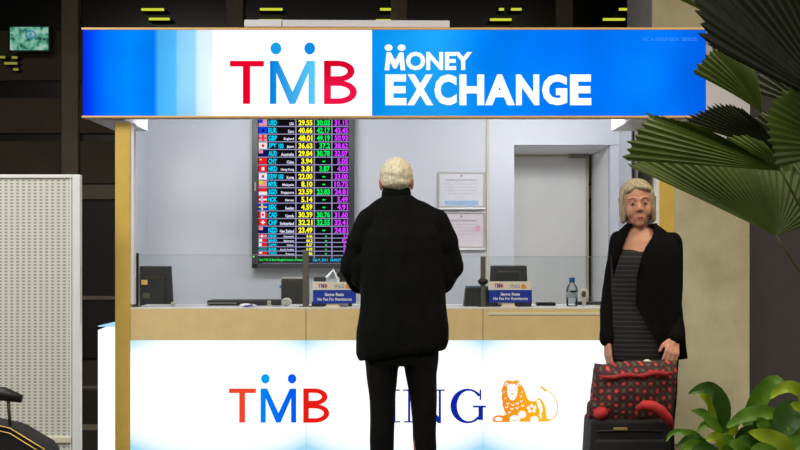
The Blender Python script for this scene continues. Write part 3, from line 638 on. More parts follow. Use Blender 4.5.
# card terminal
t = thing('passport_scanner', 'squat black device with a pale blue top edge right of the man', 'scanner', (W(475, 0, 7.5).x, 7.5, zt_))
a, c = W(463.5, 304, 7.52), W(489, 286, 7.52)
b = B()
vs = [(a.x, zt_+.001), (c.x, zt_+.001), (c.x, c.z-.012), (a.x+.014, c.z-.012)]
poly(b, vs, 7.47, .14); obj('body', b, M['black'], t)
b = B(); poly(b, [(a.x+.013, c.z-.0115), (c.x, c.z-.0115), (c.x, c.z), (a.x+.016, c.z)], 7.468, .145); obj('top_edge', b, mat('blue_grey', (110, 130, 165), .4), t)
# phone / monitor arm in middle
t = thing('document_camera', 'dark camera head on a bent silver arm behind the middle notice', 'camera', (W(326, 0, 7.95).x, 7.98, zd))
b = B(); p = [W(338, 310, 7.99), W(338, 280, 7.99), W(333, 270, 7.99), W(328, 276, 7.97), W(322, 281, 7.96)]; p[0].z = zd+.01
tube(b, p, .009, 8); obj('arm', b, M['frame'], t, True)
b = B(); box(b, W(314, 0, 7.96).x, W(326, 0, 7.96).x, 7.93, 7.99, W(0, 281.5, 7.96).z, W(0, 276.8, 7.96).z, .006); obj('head', b, M['dark'], t)
b = B(); ell(b, (W(338, 0, 7.99).x, 7.99, zd+.01), (.07, .07, .01)); obj('foot', b, M['grey'], t, True)
t = thing('desk_telephone', 'black office telephone behind the middle notice', 'telephone', (W(345, 0, 7.95).x, 8.2, zd))
b = B(); c = W(334, 0, 8.2).x; e_ = W(350, 0, 8.2).x
poly(b, [(c, zd), (e_, zd), (e_-.01, W(0, 268, 8.2).z), (c+.05, W(0, 268, 8.2).z)], 8.14, .06); obj('body', b, M['black'], t)
b = B(); tube(b, [(c+.03, 8.12, W(0, 276, 8.2).z), (c+.06, 8.11, W(0, 270, 8.2).z), (e_-.01, 8.12, W(0, 268, 8.2).z)], .014, 8); obj('handset', b, M['blackg'], t, True)
# low keyboard tray at left
t = thing('cash_drawer', 'low black cash drawer with a pale edge line at the left part of the counter', 'cash drawer', (W(245, 0, 7.68).x, 7.7, zt_))
a, c = W(207.5, 306, 7.6), W(281, 300.2, 7.6)
b = B(); box(b, a.x, c.x, 7.58, 7.78, zt_+.004, c.z, .008); obj('body', b, M['black'], t)
b = B(); box(b, a.x+.005, W(237, 0, 7.6).x, 7.572, 7.58, zt_+.012, zt_+.02, .002); obj('edge_line', b, M['grey'], t)
b = B(); box(b, a.x+.01, c.x-.01, 7.6, 7.76, zt_, zt_+.004); obj('feet', b, M['dark'], t)
# small stuff
def small(name, lab, cat, px, Y, f, m, py=None, smooth=True, group=None):
    b = B(); c = W(px, 0, Y); f(b, c.x, Y, zt_); o = obj(name, b, m, origin=(c.x, Y, zt_), smooth=smooth); tag(o, lab, cat, group); return o
paper = mat('crumpled_white_paper', (226, 228, 236), .7, 0, .03, 9)
def crumple(b, x, y, z):
    ell(b, (x, y, z+.012), (.04, .03, .012)); ell(b, (x+.03, y, z+.01), (.035, .025, .01))
small('paper_slip', 'small crumpled white paper slips lying on the counter, left part', 'paper', 246, 7.4-.05, crumple, paper)
small('blue_pen', 'blue pen lying on the white slips', 'pen', 248, 7.33, lambda b, x, y, z: tube(b, [(x-.02, y-.01, z+.008), (x+.03, y, z+.014)], .005, 8), M['bluecard'])
small('round_stamp', 'small beige round stamp near the white tape roll', 'stamp', 269, 7.5, lambda b, x, y, z: lathe(b, (x, y, z), [(.02, 0), (.02, .008), (.009, .012), (.014, .022), (.013, .03), (.004, .036)], 16), M['cream'])
small('tape_roll', 'white roll standing on the counter left of the grey clamp post', 'tape roll', 286.5, 7.52, lambda b, x, y, z: (ell(b, (x, y, z+.026), (.034, .02, .026))), M['whitecard'])
small('doorstop_ball', 'tiny beige ball at the lower right corner of the left monitor', 'ball', 173, 7.47, lambda b, x, y, z: ell(b, (x, y, z+.015), (.015, .015, .015)), M['cream'])
small('white_cup', 'white cup top peeping from behind the right blue notice', 'cup', 525.5, 7.55, lambda b, x, y, z: ell(b, (x, y, z+.02), (.021, .02, .02)), M['cream'])
def strip(b, x, y, z): box(b, x-.058, x+.058, y, y+.1, z, z+.02, .004)
small('calculator', 'flat dark calculator left of the water bottle', 'calculator', 546.5, 7.55, strip, M['black'], smooth=False)
small('black_tray', 'flat dark tray right of the water bottle', 'tray', 592, 7.68, lambda b, x, y, z: box(b, x-.1, x+.1, y, y+.08, z, z+.02, .004), M['black'], smooth=False)
# printer below the notices
def notice(xa, xb, y0, y1, ym, lab):
    Y = 7.325
    a, c = W(xa, y1, Y), W(xb, y0, Y); mz = W(0, ym, Y).z
    t = thing('counter_notice', lab, 'notice', ((a.x+c.x)/2, Y+.04, zt_), 'blue counter notices')
    b = B(); box(b, a.x, c.x, Y, Y+.006, a.z, mz, .001); lo_ = obj('blue_board', b, M['bluecard'], t)
    b = B(); box(b, a.x-.004, c.x-.008 if xa < 400 else c.x-.004, Y, Y+.006, mz+.0002, c.z, .001); up = obj('white_header', b, M['whitecard'], t)
    w = c.x-a.x; h1 = c.z-mz; h2 = mz-a.z
    b = B(); text(b, 'Same Rate', a.x+w*.27, a.x+w*.72, mz-h2*.45, mz-h2*.2, Y-.0015, .04)
    text(b, 'No Fee For Remittance', a.x+w*.1, a.x+w*.9, mz-h2*.8, mz-h2*.56, Y-.0015, .03); obj('lettering', b, mat('white_ink', (222, 228, 240), .5), lo_, fixn=False)
    b = B(); text(b, 'T', a.x+w*.12, a.x+w*.18, mz+h1*.3, mz+h1*.75, Y-.0015, .06, mi=0); text(b, 'M', a.x+w*.19, a.x+w*.26, mz+h1*.25, mz+h1*.8, Y-.0015, .06, mi=1); text(b, 'B', a.x+w*.27, a.x+w*.33, mz+h1*.3, mz+h1*.75, Y-.0015, .06, mi=0)
    text(b, 'ING', a.x+w*.5, a.x+w*.72, mz+h1*.25, mz+h1*.7, Y-.0015, .0, mi=2)
    poly(b, [(a.x+w*.76, mz+h1*.2), (a.x+w*.88, mz+h1*.2), (a.x+w*.86, mz+h1*.45), (a.x+w*.8, mz+h1*.75), (a.x+w*.75, mz+h1*.6)], Y-.0016, .001, 3)
    obj('logos', b, [mat('ink_red', (214, 60, 70), .5), mat('ink_blue', (50, 110, 200), .5), mat('ink_grey_blue', (150, 150, 175), .5), mat('ink_orange', (236, 150, 50), .5)], up, fixn=False)
    b = B(); box(b, a.x+w*.3, a.x+w*.6, Y+.007, Y+.03, zt_, mz, .003); box(b, a.x+w*.25, a.x+w*.65, Y-.01, Y+.05, zt_, zt_+.006, .002); obj('stand', b, M['cream'], t)
notice(313, 356, 282, 303.5, 290, 'blue and white notice card left of the man, right of the clamp post')
notice(489, 532, 281.5, 302.5, 290, 'blue and white notice card right of the man, below the monitor')
t = thing('till_box', 'black till box low behind the right blue notice', 'till', (W(510, 0, 7.5).x, 7.5, zt_))
b = B(); box(b, W(486, 0, 7.5).x+.02, W(531, 0, 7.5).x, 7.46, 7.53, zt_, zt_+.04, .006); obj('body', b, M['black'], t)
b = B(); box(b, W(498, 0, 7.46).x, W(514, 0, 7.46).x, 7.452, 7.4595, zt_+.012, zt_+.03); obj('paper', b, M['whitecard'], t)
t = thing('till_paper_bin', 'dark low tray below the left blue notice', 'tray', (W(333, 0, 7.5).x, 7.5, zt_))
b = B(); box(b, W(312, 0, 7.5).x, W(352, 0, 7.5).x, 7.46, 7.56, zt_, zt_+.03, .006); obj('body', b, M['black'], t)
b = B(); box(b, W(338, 0, 7.46).x, W(348, 0, 7.46).x, 7.44, 7.4595, zt_, zt_+.022, .002); obj('paper', b, M['whitecard'], t)
# water bottle
t = thing('water_bottle', 'clear water bottle with a bright blue cap on the counter', 'bottle', (W(572, 0, 7.5).x, 7.5, zt_))
c = W(572, 0, 7.5); hb = W(0, 277.5, 7.5).z-zt_; rb = .036
b = B(); lathe(b, (c.x, 7.5, zt_), [(rb*.85, 0), (rb, .008), (rb, hb*.2), (rb*.94, hb*.23), (rb, hb*.26), (rb*.94, hb*.4), (rb, hb*.44), (rb, hb*.58), (rb*.85, hb*.68), (rb*.45, hb*.8), (rb*.38, hb*.84)], 24); obj('body', b, M['bottle'], t, True)
b = B(); lathe(b, (c.x, 7.5, zt_), [(rb*.5, hb*.84), (rb*.5, hb*.97), (rb*.44, hb)], 20); obj('cap', b, M['bluecap'], t, True)
b = B(); lathe(b, (c.x, 7.5, zt_), [(rb*1.02, hb*.3), (rb*1.02, hb*.5)], 24); obj('label_band', b, mat('bottle_label', (186, 194, 190), .5, 0, .25, 60), t, True)
b = B(); box(b, c.x-.018, c.x+.018, 7.46, 7.463, zt_+hb*.5, zt_+hb*.55); obj('label_mark', b, M['black'], t)
t = thing('table_clock', 'small round grey clock standing right of the water bottle', 'clock', (W(586, 0, 7.6).x, 7.6, zt_))
c = W(584, 294, 7.6); b = B(); ell(b, c, (.028, .012, .036)); obj('case', b, M['cream'], t, True)
b = B(); ell(b, c+Vector((-.002, -.006, .0)), (.017, .008, .024)); obj('dial', b, mat('dark_dial', (92, 78, 74), .4), t, True)
b = B(); box(b, c.x-.012, c.x+.012, 7.59, 7.61, zt_, c.z-.03, .002); obj('foot', b, M['cream'], t)

# ------------------------------------------------------------------ perforated partition at left
YQ = 7.0
t = thing('perforated_partition', 'tall perforated metal partition with a pale frame at the left edge', 'partition', (W(20, 0, YQ).x, YQ, 0))
px0 = W(-70, 0, YQ).x; px1 = W(80, 0, YQ).x; pz = W(0, 174.5, YQ).z
hm = bpy.data.materials.new('perforated_metal'); hm.use_nodes = True; nt = hm.node_tree; bs = nt.nodes['Principled BSDF']
bs.inputs['Roughness'].default_value = .45; bs.inputs['Metallic'].default_value = .15
tc = nt.nodes.new('ShaderNodeTexCoord'); sp = nt.nodes.new('ShaderNodeSeparateXYZ'); nt.links.new(tc.outputs['Object'], sp.inputs[0])
def mth(op, a, bb=None):
    n = nt.nodes.new('ShaderNodeMath'); n.operation = op
    for i, v in enumerate((a, bb)):
        if v is None: continue
        if isinstance(v, (int, float)): n.inputs[i].default_value = v
        else: nt.links.new(v, n.inputs[i])
    return n.outputs[0]
fx = mth('FRACT', mth('MULTIPLY', sp.outputs[0], 1/.034)); fz = mth('FRACT', mth('MULTIPLY', sp.outputs[2], 1/.019))
hx = mth('LESS_THAN', mth('ABSOLUTE', mth('SUBTRACT', fx, .5)), .26); hz_ = mth('LESS_THAN', mth('ABSOLUTE', mth('SUBTRACT', fz, .5)), .27)
hole = mth('MULTIPLY', hx, hz_)
mxn = nt.nodes.new('ShaderNodeMix'); mxn.data_type = 'RGBA'; mxn.inputs[6].default_value = (*lin((222, 224, 216)), 1); mxn.inputs[7].default_value = (*lin((158, 164, 158)), 1)
nt.links.new(hole, mxn.inputs[0]); nt.links.new(mxn.outputs[2], bs.inputs['Base Color'])
b = B(); box(b, px0, px1-.05, YQ+.01, YQ+.02, .05, pz-.02); obj('perforated_sheet', b, hm, t)
b = B(); box(b, px1-.046, px1, YQ, YQ+.05, 0, pz, .004); obj('side_frame', b, M['frame'], t)
b = B(); box(b, px1-.062, px1-.052, YQ+.004, YQ+.05, .05, pz-.02, .002); obj('inner_bead', b, M['frame'], t)
b = B(); box(b, px0, px1-.046, YQ, YQ+.05, pz-.02, pz, .003); obj('top_frame', b, M['frame'], t)
zq = W(0, 443, YQ).z; b = B(); box(b, px0, px1-.052, YQ-.004, YQ+.04, zq, zq+.035, .004); obj('bottom_frame', b, mat('cream_frame', (214, 210, 192), .5, 0, .03, 9), t)
b = B(); box(b, px0, px0+.05, YQ, YQ+.05, 0, pz, .004); obj('far_frame', b, M['frame'], t)

# rolling bag passing at lower left
YR = 5.5
t = thing('rolling_bag', 'black rolling bag with gold piping and a dark grip, cut by the lower left corner', 'luggage', (-1.95, YR+.1, 0))
p0, p1, p2 = W(-35, 420, YR), W(10, 429, YR), W(46, 449, YR)
b = B(); prof = [(p0.x, p0.z), (p1.x, p1.z), (p2.x-.01, p2.z), (p2.x+.03, p2.z-.1), (p2.x+.04, .08), (p0.x, .08)]
poly(b, prof, YR, .22); bmesh.ops.bevel(b, geom=b.edges[:], offset=.012, segments=2, affect='EDGES'); obj('body', b, M['lugg'], t)
for dz in (.004, -.02):
    b = B(); tube(b, [(p[0], YR-.002, p[1]+dz) for p in ((p0.x+.02, p0.z), (p1.x, p1.z), (p2.x-.01, p2.z-.004), (p2.x+.02, p2.z-.09))], .0035, 8); obj('piping', b, M['gold2'], t, True)
b = B(); g0, g1 = W(-40, 392, YR), W(22, 399, YR); tube(b, [g0, W(5, 394, YR), g1], [.03, .032, .018], 12); obj('grip', b, M['black'], t, True)
for q in (-.1, .12):
    b = B(); tube(b, [(g0.x+.1+q, YR+.0, g0.z-.02), (g0.x+.1+q, YR+.03, p0.z-.03)], .008, 8); obj('handle_rod', b, M['steel'], t, True)
for q in (p0.x+.06, p2.x-.03):
    for yq in (.04, .18):
        b = B(); ell(b, (q, YR+yq, .04), (.04, .014, .04)); obj('wheel', b, M['black'], t, True)

# ------------------------------------------------------------------ people
def hand(bm, w, d, n, tsign, curl=18, sc=1.):
    w, d, n = Vector(w), Vector(d).normalized(), Vector(n); n = (n-d*n.dot(d)).normalized(); s = d.cross(n)
    kn = []
    for i, o in enumerate((-.031, -.0105, .0105, .030)):
        k = w+d*(.088-.004*abs(i-1.3))*sc+s*o*sc; kn.append(k); cap(bm, w+s*o*.55*sc+d*.008, .0135*sc, k, .0118*sc, 10)
    cap(bm, w-d*.03, .024*sc, w+d*.03*sc, .019*sc, 12)
    ln = [.042, .047, .044, .034]
    if tsign > 0: ln = ln[::-1]
    for i, k in enumerate(kn):
        p = k; a = curl*.7
        for j, f in enumerate((1, .68, .52)):
            dd = (d*math.cos(R(a))+n*math.sin(R(a))+s*.03*(i-1.5)).normalized(); q = p+dd*ln[i]*f*sc
            cap(bm, p, (.0098-.001*j)*sc, q, (.0092-.0012*j)*sc, 10); p = q; a += curl
    t0 = w+d*.02*sc+s*.026*tsign*sc; d1 = (d*.72+s*tsign*.6+n*.3).normalized(); t1 = t0+d1*.04*sc
    cap(bm, t0, .0145*sc, t1, .0115*sc, 10); d2 = (d*.9+s*tsign*.18+n*.4).normalized(); cap(bm, t1, .011*sc, t1+d2*.034*sc, .009*sc, 10)
def head(bm, M4, sc=1.):
    t = bmesh.new()
    ell(t, (0, .012, .035), (.074, .094, .082)); ell(t, (0, -.02, -.02), (.062, .066, .082)); ell(t, (0, -.03, -.078), (.043, .047, .034)); ell(t, (0, -.056, -.062), (.036, .03, .034)); ell(t, (0, -.064, -.093), (.022, .018, .018))
    cap(t, (0, -.082, .012), .008, (0, -.094, -.022), .011)
    for q in (-1, 1):
        ell(t, (q*.0115, -.086, -.026), (.0085, .009, .007)); ell(t, (q*.03, -.052, -.032), (.031, .026, .036))
        cap(t, (q*.012, -.082, .026), .008, (q*.045, -.067, .026), .007)
        ell(t, (q*.074, .014, -.006), (.009, .019, .03), Matrix.Rotation(R(12*q), 3, 'Z')); ell(t, (q*.079, .018, .008), (.006, .02, .02))
        ell(t, (q*.03, -.076, .01), (.014, .008, .006))
    cap(t, (-.02, -.077, -.059), .0055, (.02, -.077, -.059), .0055); cap(t, (-.016, -.077, -.068), .006, (.016, -.077, -.068), .006)
    t = fuse(t, .0036, 9)
    bmesh.ops.scale(t, verts=t.verts, vec=(sc, sc, sc)); bmesh.ops.transform(t, matrix=M4, verts=t.verts); merge(bm, t)
def foot(bm, ax, ay, dy, r=.045):
    ell(bm, (ax, ay+dy*.0, .055), (r*.8, .05, .05)); ell(bm, (ax, ay+dy*.09, .04), (r, .11, .038)); ell(bm, (ax, ay+dy*.15, .032), (r, .06, .03))
fold = lambda sc, am: (lambda co: am*noise.noise(Vector((co.x*sc, co.y*sc, co.z*sc*.28)))+am*.5*noise.noise(Vector((co.x*sc*2.1, co.y*sc*2.1, co.z*sc*.8+5))))

# the man, seen from behind (faces +Y)
YM = 5.9; mxx = .012
man = thing('person', 'white-haired person in a long black jacket seen from behind at the counter', 'person', (mxx, YM, 0))
hm4 = Matrix.Translation((-.018, YM+.02, 1.712)) @ Matrix.Rotation(R(180), 4, 'Z') @ Matrix.Rotation(R(-4), 4, 'X')
b = B(); head(b, hm4, 1.02)
cap(b, (0, YM-.01, 1.5), .068, (-.015, YM+.005, 1.66), .058)
loft(b, [(mxx, YM, .9, .15, .1), (mxx, YM, 1.1, .15, .1), (mxx, YM, 1.35, .17, .11), (mxx, YM, 1.5, .15, .09), (mxx, YM, 1.58, .07, .06)])
for q, ax in ((-1, -.085), (1, .113)):
    sh = (mxx+q*.175, YM, 1.5); elb = (mxx+q*.245, YM+.06, 1.275); wr = (mxx+q*.075, YM+.3, 1.17)
    cap(b, sh, .05, elb, .038); cap(b, elb, .037, wr, .025)
    d = (Vector((mxx+q*.01, YM+.37, 1.18))-Vector(wr)); hand(b, wr, d, (-q*.5, -.3, .6), -q if q > 0 else 1, 25)
    cap(b, (ax*.95, YM, .92), .08, (ax, YM-.01, .5), .05); cap(b, (ax, YM-.01, .5), .05, (ax, YM, .1), .036)
obj('body', fuse(b, .0055, 3), M['skinm'], man, True)
def hairdisp(sc, am): return lambda co: am*noise.noise(Vector((co.x*sc, co.y*sc, co.z*sc*.5)))
b = B()
t_ = bmesh.new(); ell(t_, (0, .018, .045), (.082, .098, .081)); ell(t_, (0, .042, .012), (.073, .073, .048))
for q in (-1, 1): ell(t_, (q*.07, -.01, .03), (.012, .03, .035))
bmesh.ops.scale(t_, verts=t_.verts, vec=(1.0, 1.02, 1.02)); bmesh.ops.transform(t_, matrix=hm4, verts=t_.verts); merge(b, t_)
obj('hair', fuse(b, .005, 2, lambda co: .004*noise.noise(co*45)+.0022*noise.noise(co*120)), M['hairw'], man, True)
for q in (-1, 1):
    b = B(); ell(b, hm4 @ Vector((q*.031, -.079, .01)), (.011, .009, .009)); obj('eye', b, mat('eye_white', (220, 214, 206), .3), man, True)
b = B()
loft(b, [(mxx+.0, YM, .868, .212, .135, .14), (mxx, YM, .90, .226, .145, .14), (mxx, YM, 1.0, .226, .148, .05), (mxx, YM, 1.12, .212, .142), (mxx, YM, 1.25, .205, .14), (mxx, YM, 1.38, .2, .135), (mxx, YM, 1.46, .185, .125), (mxx, YM, 1.54, .145, .1), (mxx-.02, YM, 1.60, .1, .085), (mxx-.03, YM, 1.655, .076, .074)], 56, 2.4)
for q in (-1, 1):
    n1 = (-.014+q*.058, YM, 1.606); s1 = (mxx+q*.168, YM, 1.522)
    cap(b, n1, .05, s1, .056); cap(b, s1, .062, (mxx+q*.215, YM+.015, 1.42), .066)
    cap(b, (mxx+q*.2, YM+.01, 1.44), .068, (mxx+q*.245, YM+.05, 1.295), .06); cap(b, (mxx+q*.19, YM+.02, 1.32), .07, (mxx+q*.2, YM+.03, 1.25), .06)
    cap(b, (mxx+q*.245, YM+.05, 1.30), .059, (mxx+q*.205, YM+.12, 1.215), .055); cap(b, (mxx+q*.21, YM+.11, 1.22), .056, (mxx+q*.1, YM+.27, 1.17), .042)
jk = obj('jacket', fuse(b, .008, 6, fold(9, .014)), M['jacket'], man, True)
b = B(); lathe(b, (-.018, YM+.004, 0), [(.066, 1.60), (.074, 1.645), (.071, 1.672), (.066, 1.689), (.06, 1.686), (.056, 1.62)], 36)
obj('collar', b, M['jacket'], jk, True)
b = B()
loft(b, [(mxx, YM, .82, .16, .11), (mxx, YM, .88, .172, .125), (mxx, YM, 1.0, .165, .115)])
for ax, at, off in ((-.088, -.088, 0), (.12, .1, 0)):
    loft(b, [(ax, YM+.01, .05, .062, .085), (ax, YM, .2, .053, .068), (ax, YM-.005, .40, .055, .068), (ax, YM-.01, .5, .058, .072), (ax*.98, YM-.005, .64, .064, .082), (at+(.002 if ax > 0 else 0), YM, .78, .078, .1), (at, YM, .86, .088, .112), (at, YM, .92, .09, .11)], 32, 2.1)
obj('trousers', fuse(b, .008, 4, fold(11, .008)), M['trouser'], man, True)
for ax in (-.088, .12):
    b = B(); foot(b, ax, YM, 1); obj('shoe', fuse(b, .006, 2), M['shoe'], man, True)

# the woman, facing the camera
YW = 5.9; wx = 1.21
wom = thing('person', 'grey-blonde person in a black blazer and striped top facing the camera, beside luggage', 'person', (wx, YW, 0))
wm4 = Matrix.Translation((W(637.5, 0, YW-.03).x, YW-.03, W(0, 206.5, YW-.03).z+.012)) @ Matrix.Rotation(R(-4), 4, 'Y') @ Matrix.Rotation(R(-6), 4, 'Z') @ Matrix.Rotation(R(4), 4, 'X')
hx0 = wm4.translation.x
b = B(); head(b, wm4, .98)
cap(b, (hx0+.012, YW+.03, 1.42), .06, (hx0+.004, YW+.005, 1.56), .052)
loft(b, [(wx, YW, .88, .15, .1), (wx, YW, 1.1, .135, .09), (wx, YW, 1.25, .14, .1), (wx-.02, YW, 1.36, .145, .1), (wx-.03, YW, 1.43, .12, .08), (hx0+.01, YW+.01, 1.49, .07, .06)])
SH = [(1.085, YW, 1.425), (1.335, YW+.02, 1.42)]; EL = [(1.045, YW+.03, 1.17), (1.352, YW+.05, 1.16)]; WR = [(1.012, YW-.05, .945), (1.318, YW-.13, .955)]
for i in range(2): cap(b, SH[i], .045, EL[i], .034); cap(b, EL[i], .034, WR[i], .023)
hand(b, WR[0], (.02, -.12, -1), (1, .2, 0), -1, 16, .92)
hand(b, WR[1], (-.22, -.45, -.72), (-.2, .5, -.5), -1, 42, .92)
for ax in (1.13, 1.29): cap(b, (ax, YW, .9), .085, (ax, YW, .5), .052); cap(b, (ax, YW, .5), .05, (ax, YW+.01, .1), .036)
obj('body', fuse(b, .0048, 3), M['skinw'], wom, True)
for q in (-1, 1):
    b = B(); ell(b, wm4 @ Vector((q*.03, -.0755, .007)), (.0125, .0075, .0055)); ey = obj('eye', b, mat('eye_white_b', (172, 156, 146), .3), wom, True)
    b = B(); ell(b, wm4 @ Vector((q*.03, -.0815, .007)), (.0055, .0025, .005)); obj('iris', b, mat('iris_grey', (70, 72, 78), .2), ey, True)
    b = B(); tube(b, [wm4 @ Vector((q*u, -.0 - y_, z_)) for u, y_, z_ in ((.014, .085, .030), (.03, .082, .034), (.046, .069, .028))], [.002, .0028, .0015], 6); obj('eyebrow', b, mat('brow', (168, 128, 102), .7), wom, True)
b = B(); tube(b, [wm4 @ Vector((u, -y_, z_)) for u, y_, z_ in ((-.02, .076, -.062), (-.008, .082, -.0595), (0, .0825, -.06), (.008, .082, -.0595), (.02, .076, -.062))], [.0015, .0035, .003, .0035, .0015], 8)
tube(b, [wm4 @ Vector((u, -y_, z_)) for u, y_, z_ in ((-.019, .076, -.063), (-.009, .0805, -.0665), (0, .0815, -.0675), (.009, .0805, -.0665), (.019, .076, -.063))], [.0012, .003, .0035, .003, .0012], 8)
obj('lips', b, mat('lips', (176, 100, 90), .4), wom, True)
# hair: bob
t_ = bmesh.new()
ell(t_, (0, .03, .044), (.084, .097, .083)); ell(t_, (0, .03, -.005), (.087, .088, .09)); ell(t_, (0, .045, -.05), (.08, .062, .05))
for q in (-1, 1): cap(t_, (q*.066, -.022, .05), .017, (q*.072, -.012, -.078), .011); cap(t_, (q*.076, .01, .03), .016, (q*.074, .02, -.08), .014)
ell(t_, (.018, -.034, .082), (.052, .045, .02), Matrix.Rotation(R(16), 3, 'Y')); ell(t_, (-.036, -.03, .076), (.032, .042, .022), Matrix.Rotation(R(-34), 3, 'Y'))
bmesh.ops.transform(t_, matrix=wm4, verts=t_.verts)
obj('hair', fuse(t_, .005, 3, lambda co: .0022*noise.noise(Vector((co.x*130, co.y*130, co.z*12)))), M['hairb'], wom, True)
# striped top
sm = bpy.data.materials.new('striped_knit'); sm.use_nodes = True; nt = sm.node_tree; bs = nt.nodes['Principled BSDF']; bs.inputs['Roughness'].default_value = .85
tc = nt.nodes.new('ShaderNodeTexCoord'); sp = nt.nodes.new('ShaderNodeSeparateXYZ'); nt.links.new(tc.outputs['Object'], sp.inputs[0])
st = mth('LESS_THAN', mth('FRACT', mth('MULTIPLY', sp.outputs[2], 1/.0225)), .24)
mxn = nt.nodes.new('ShaderNodeMix'); mxn.data_type = 'RGBA'; mxn.inputs[6].default_value = (*lin((17, 17, 20)), 1); mxn.inputs[7].default_value = (*lin((52, 52, 56)), 1)
nt.links.new(st, mxn.inputs[0]); nt.links.new(mxn.outputs[2], bs.inputs['Base Color'])
b = B(); tx = 1.185
loft(b, [(tx, YW-.01, .845, .165, .118), (tx, YW-.01, .87, .17, .122), (tx, YW-.01, 1.0, .163, .118), (tx, YW-.01, 1.12, .15, .108), (tx, YW-.012, 1.26, .152, .118), (tx-.005, YW-.01, 1.34, .148, .112), (tx-.015, YW, 1.385, .13, .094), (tx-.015, YW+.01, 1.395, .12, .07)], 48)
obj('striped_top', fuse(b, .008, 3, fold(10, .006)), sm, wom, True)
# blazer: open shell plus sleeves
def shell(bm, rings, seg=48, th=.008):
    outer = []; inner = []
    for (cx0, cy0, z, rx, ry, g0, g1) in rings:      # gap between angles g0..g1 around the front (-90 deg is front)
        o1 = []; i1 = []
        for k in range(seg+1):
            a = R(g1+(360-(g1-g0))*k/seg); c, s_ = math.cos(a), math.sin(a)
            fold_ = 1+.02*math.sin(a*7+z*4)+.012*math.sin(a*13-z*9)
            x = rx*abs(c)**.87*(1 if c >= 0 else -1)*fold_; y = ry*abs(s_)**.87*(1 if s_ >= 0 else -1)*fold_
            o1.append(bm.verts.new((cx0+x, cy0+y, z))); i1.append(bm.verts.new((cx0+x*(1-th/rx), cy0+y*(1-th/ry), z)))
        outer.append(o1); inner.append(i1)
    n = len(rings)
    for i in range(n-1):
        for k in range(seg):
            bm.faces.new((outer[i][k], outer[i][k+1], outer[i+1][k+1], outer[i+1][k])); bm.faces.new((inner[i][k], inner[i+1][k], inner[i+1][k+1], inner[i][k+1]))
        for k in (0, seg): bm.faces.new((outer[i][k], inner[i][k], inner[i+1][k], outer[i+1][k]))
    for k in range(seg):
        bm.faces.new((outer[0][k], inner[0][k], inner[0][k+1], outer[0][k+1])); bm.faces.new((outer[-1][k], outer[-1][k+1], inner[-1][k+1], inner[-1][k]))
b = B()
RG = [(1.215, YW, .855, .188, .150, -168, -75), (1.215, YW, 1.0, .178, .145, -168, -93), (1.21, YW, 1.12, .165, .137, -165, -114), (1.21, YW, 1.25, .168, .142, -155, -112), (1.207, YW, 1.34, .170, .135, -148, -104), (1.203, YW, 1.40, .165, .125, -138, -95), (1.197, YW, 1.445, .148, .108, -131, -84), (1.193, YW+.005, 1.478, .115, .088, -134, -70), (1.188, YW+.01, 1.512, .075, .072, -135, -60)]
shell(b, RG)
b2 = B()
for i in range(2):
    q = -1 if i == 0 else 1
    s0, e0, w0 = Vector(SH[i]), Vector(EL[i]), Vector(WR[i])
    cap(b2, s0+Vector((-q*.05, 0, .03)), .035, s0+Vector((q*.0, 0, 0.0)), .053); cap(b2, s0, .056, s0.lerp(e0, .5), .056); cap(b2, s0.lerp(e0, .5), .056, e0, .05); cap(b2, e0, .05, e0.lerp(w0, .96), .041)
merge(b, fuse(b2, .007, 5, fold(12, .008)))
blz = obj('blazer', b, M['wblack'], wom, True, fixn=False)
for side in (0, 1):      # lapels follow the opening edge
    b = B(); pts = []
    for (cx0, cy0, z, rx, ry, g0, g1) in RG[3:]:
        a = R(g0 if side == 0 else g1); c, s_ = math.cos(a), math.sin(a)
        pts.append(Vector((cx0+rx*abs(c)**.87*(1 if c >= 0 else -1), cy0+ry*abs(s_)**.87*(1 if s_ >= 0 else -1)-.006, z)))
    q = -1 if side == 0 else 1; n = len(pts); A = []
    for k, p in enumerate(pts):
        w_ = .012+.03*math.sin(math.pi*min(1, k/(n-1)*.85+.05)); o = Vector((q*w_, .012*w_/.03+.004, .004))
        A.append([b.verts.new(p), b.verts.new(p+o), b.verts.new(p+o+Vector((0, .006, 0))), b.verts.new(p+Vector((0, .006, 0)))])
    for k in range(n-1):
        for j in range(4): b.faces.new((A[k][j], A[k][(j+1) % 4], A[k+1][(j+1) % 4], A[k+1][j]))
    b.faces.new(A[0][::-1]); b.faces.new(A[-1]); obj('lapel', b, M['wblack'], blz, True)
b = B(); loft(b, [(1.2, YW, .8, .15, .105), (1.2, YW, .9, .155, .11), (1.2, YW, .97, .14, .1)])
for ax in (1.13, 1.28): loft(b, [(ax, YW+.01, .05, .075, .08), (ax, YW, .5, .07, .075), (ax, YW, .88, .085, .1)], 28)
obj('trousers', fuse(b, .009, 4, fold(11, .007)), M['trouser'], wom, True)
for ax in (1.13, 1.28):
    b = B(); foot(b, ax, YW+.03, -1, .04); obj('shoe', fuse(b, .006, 2), M['shoe'], wom, True)

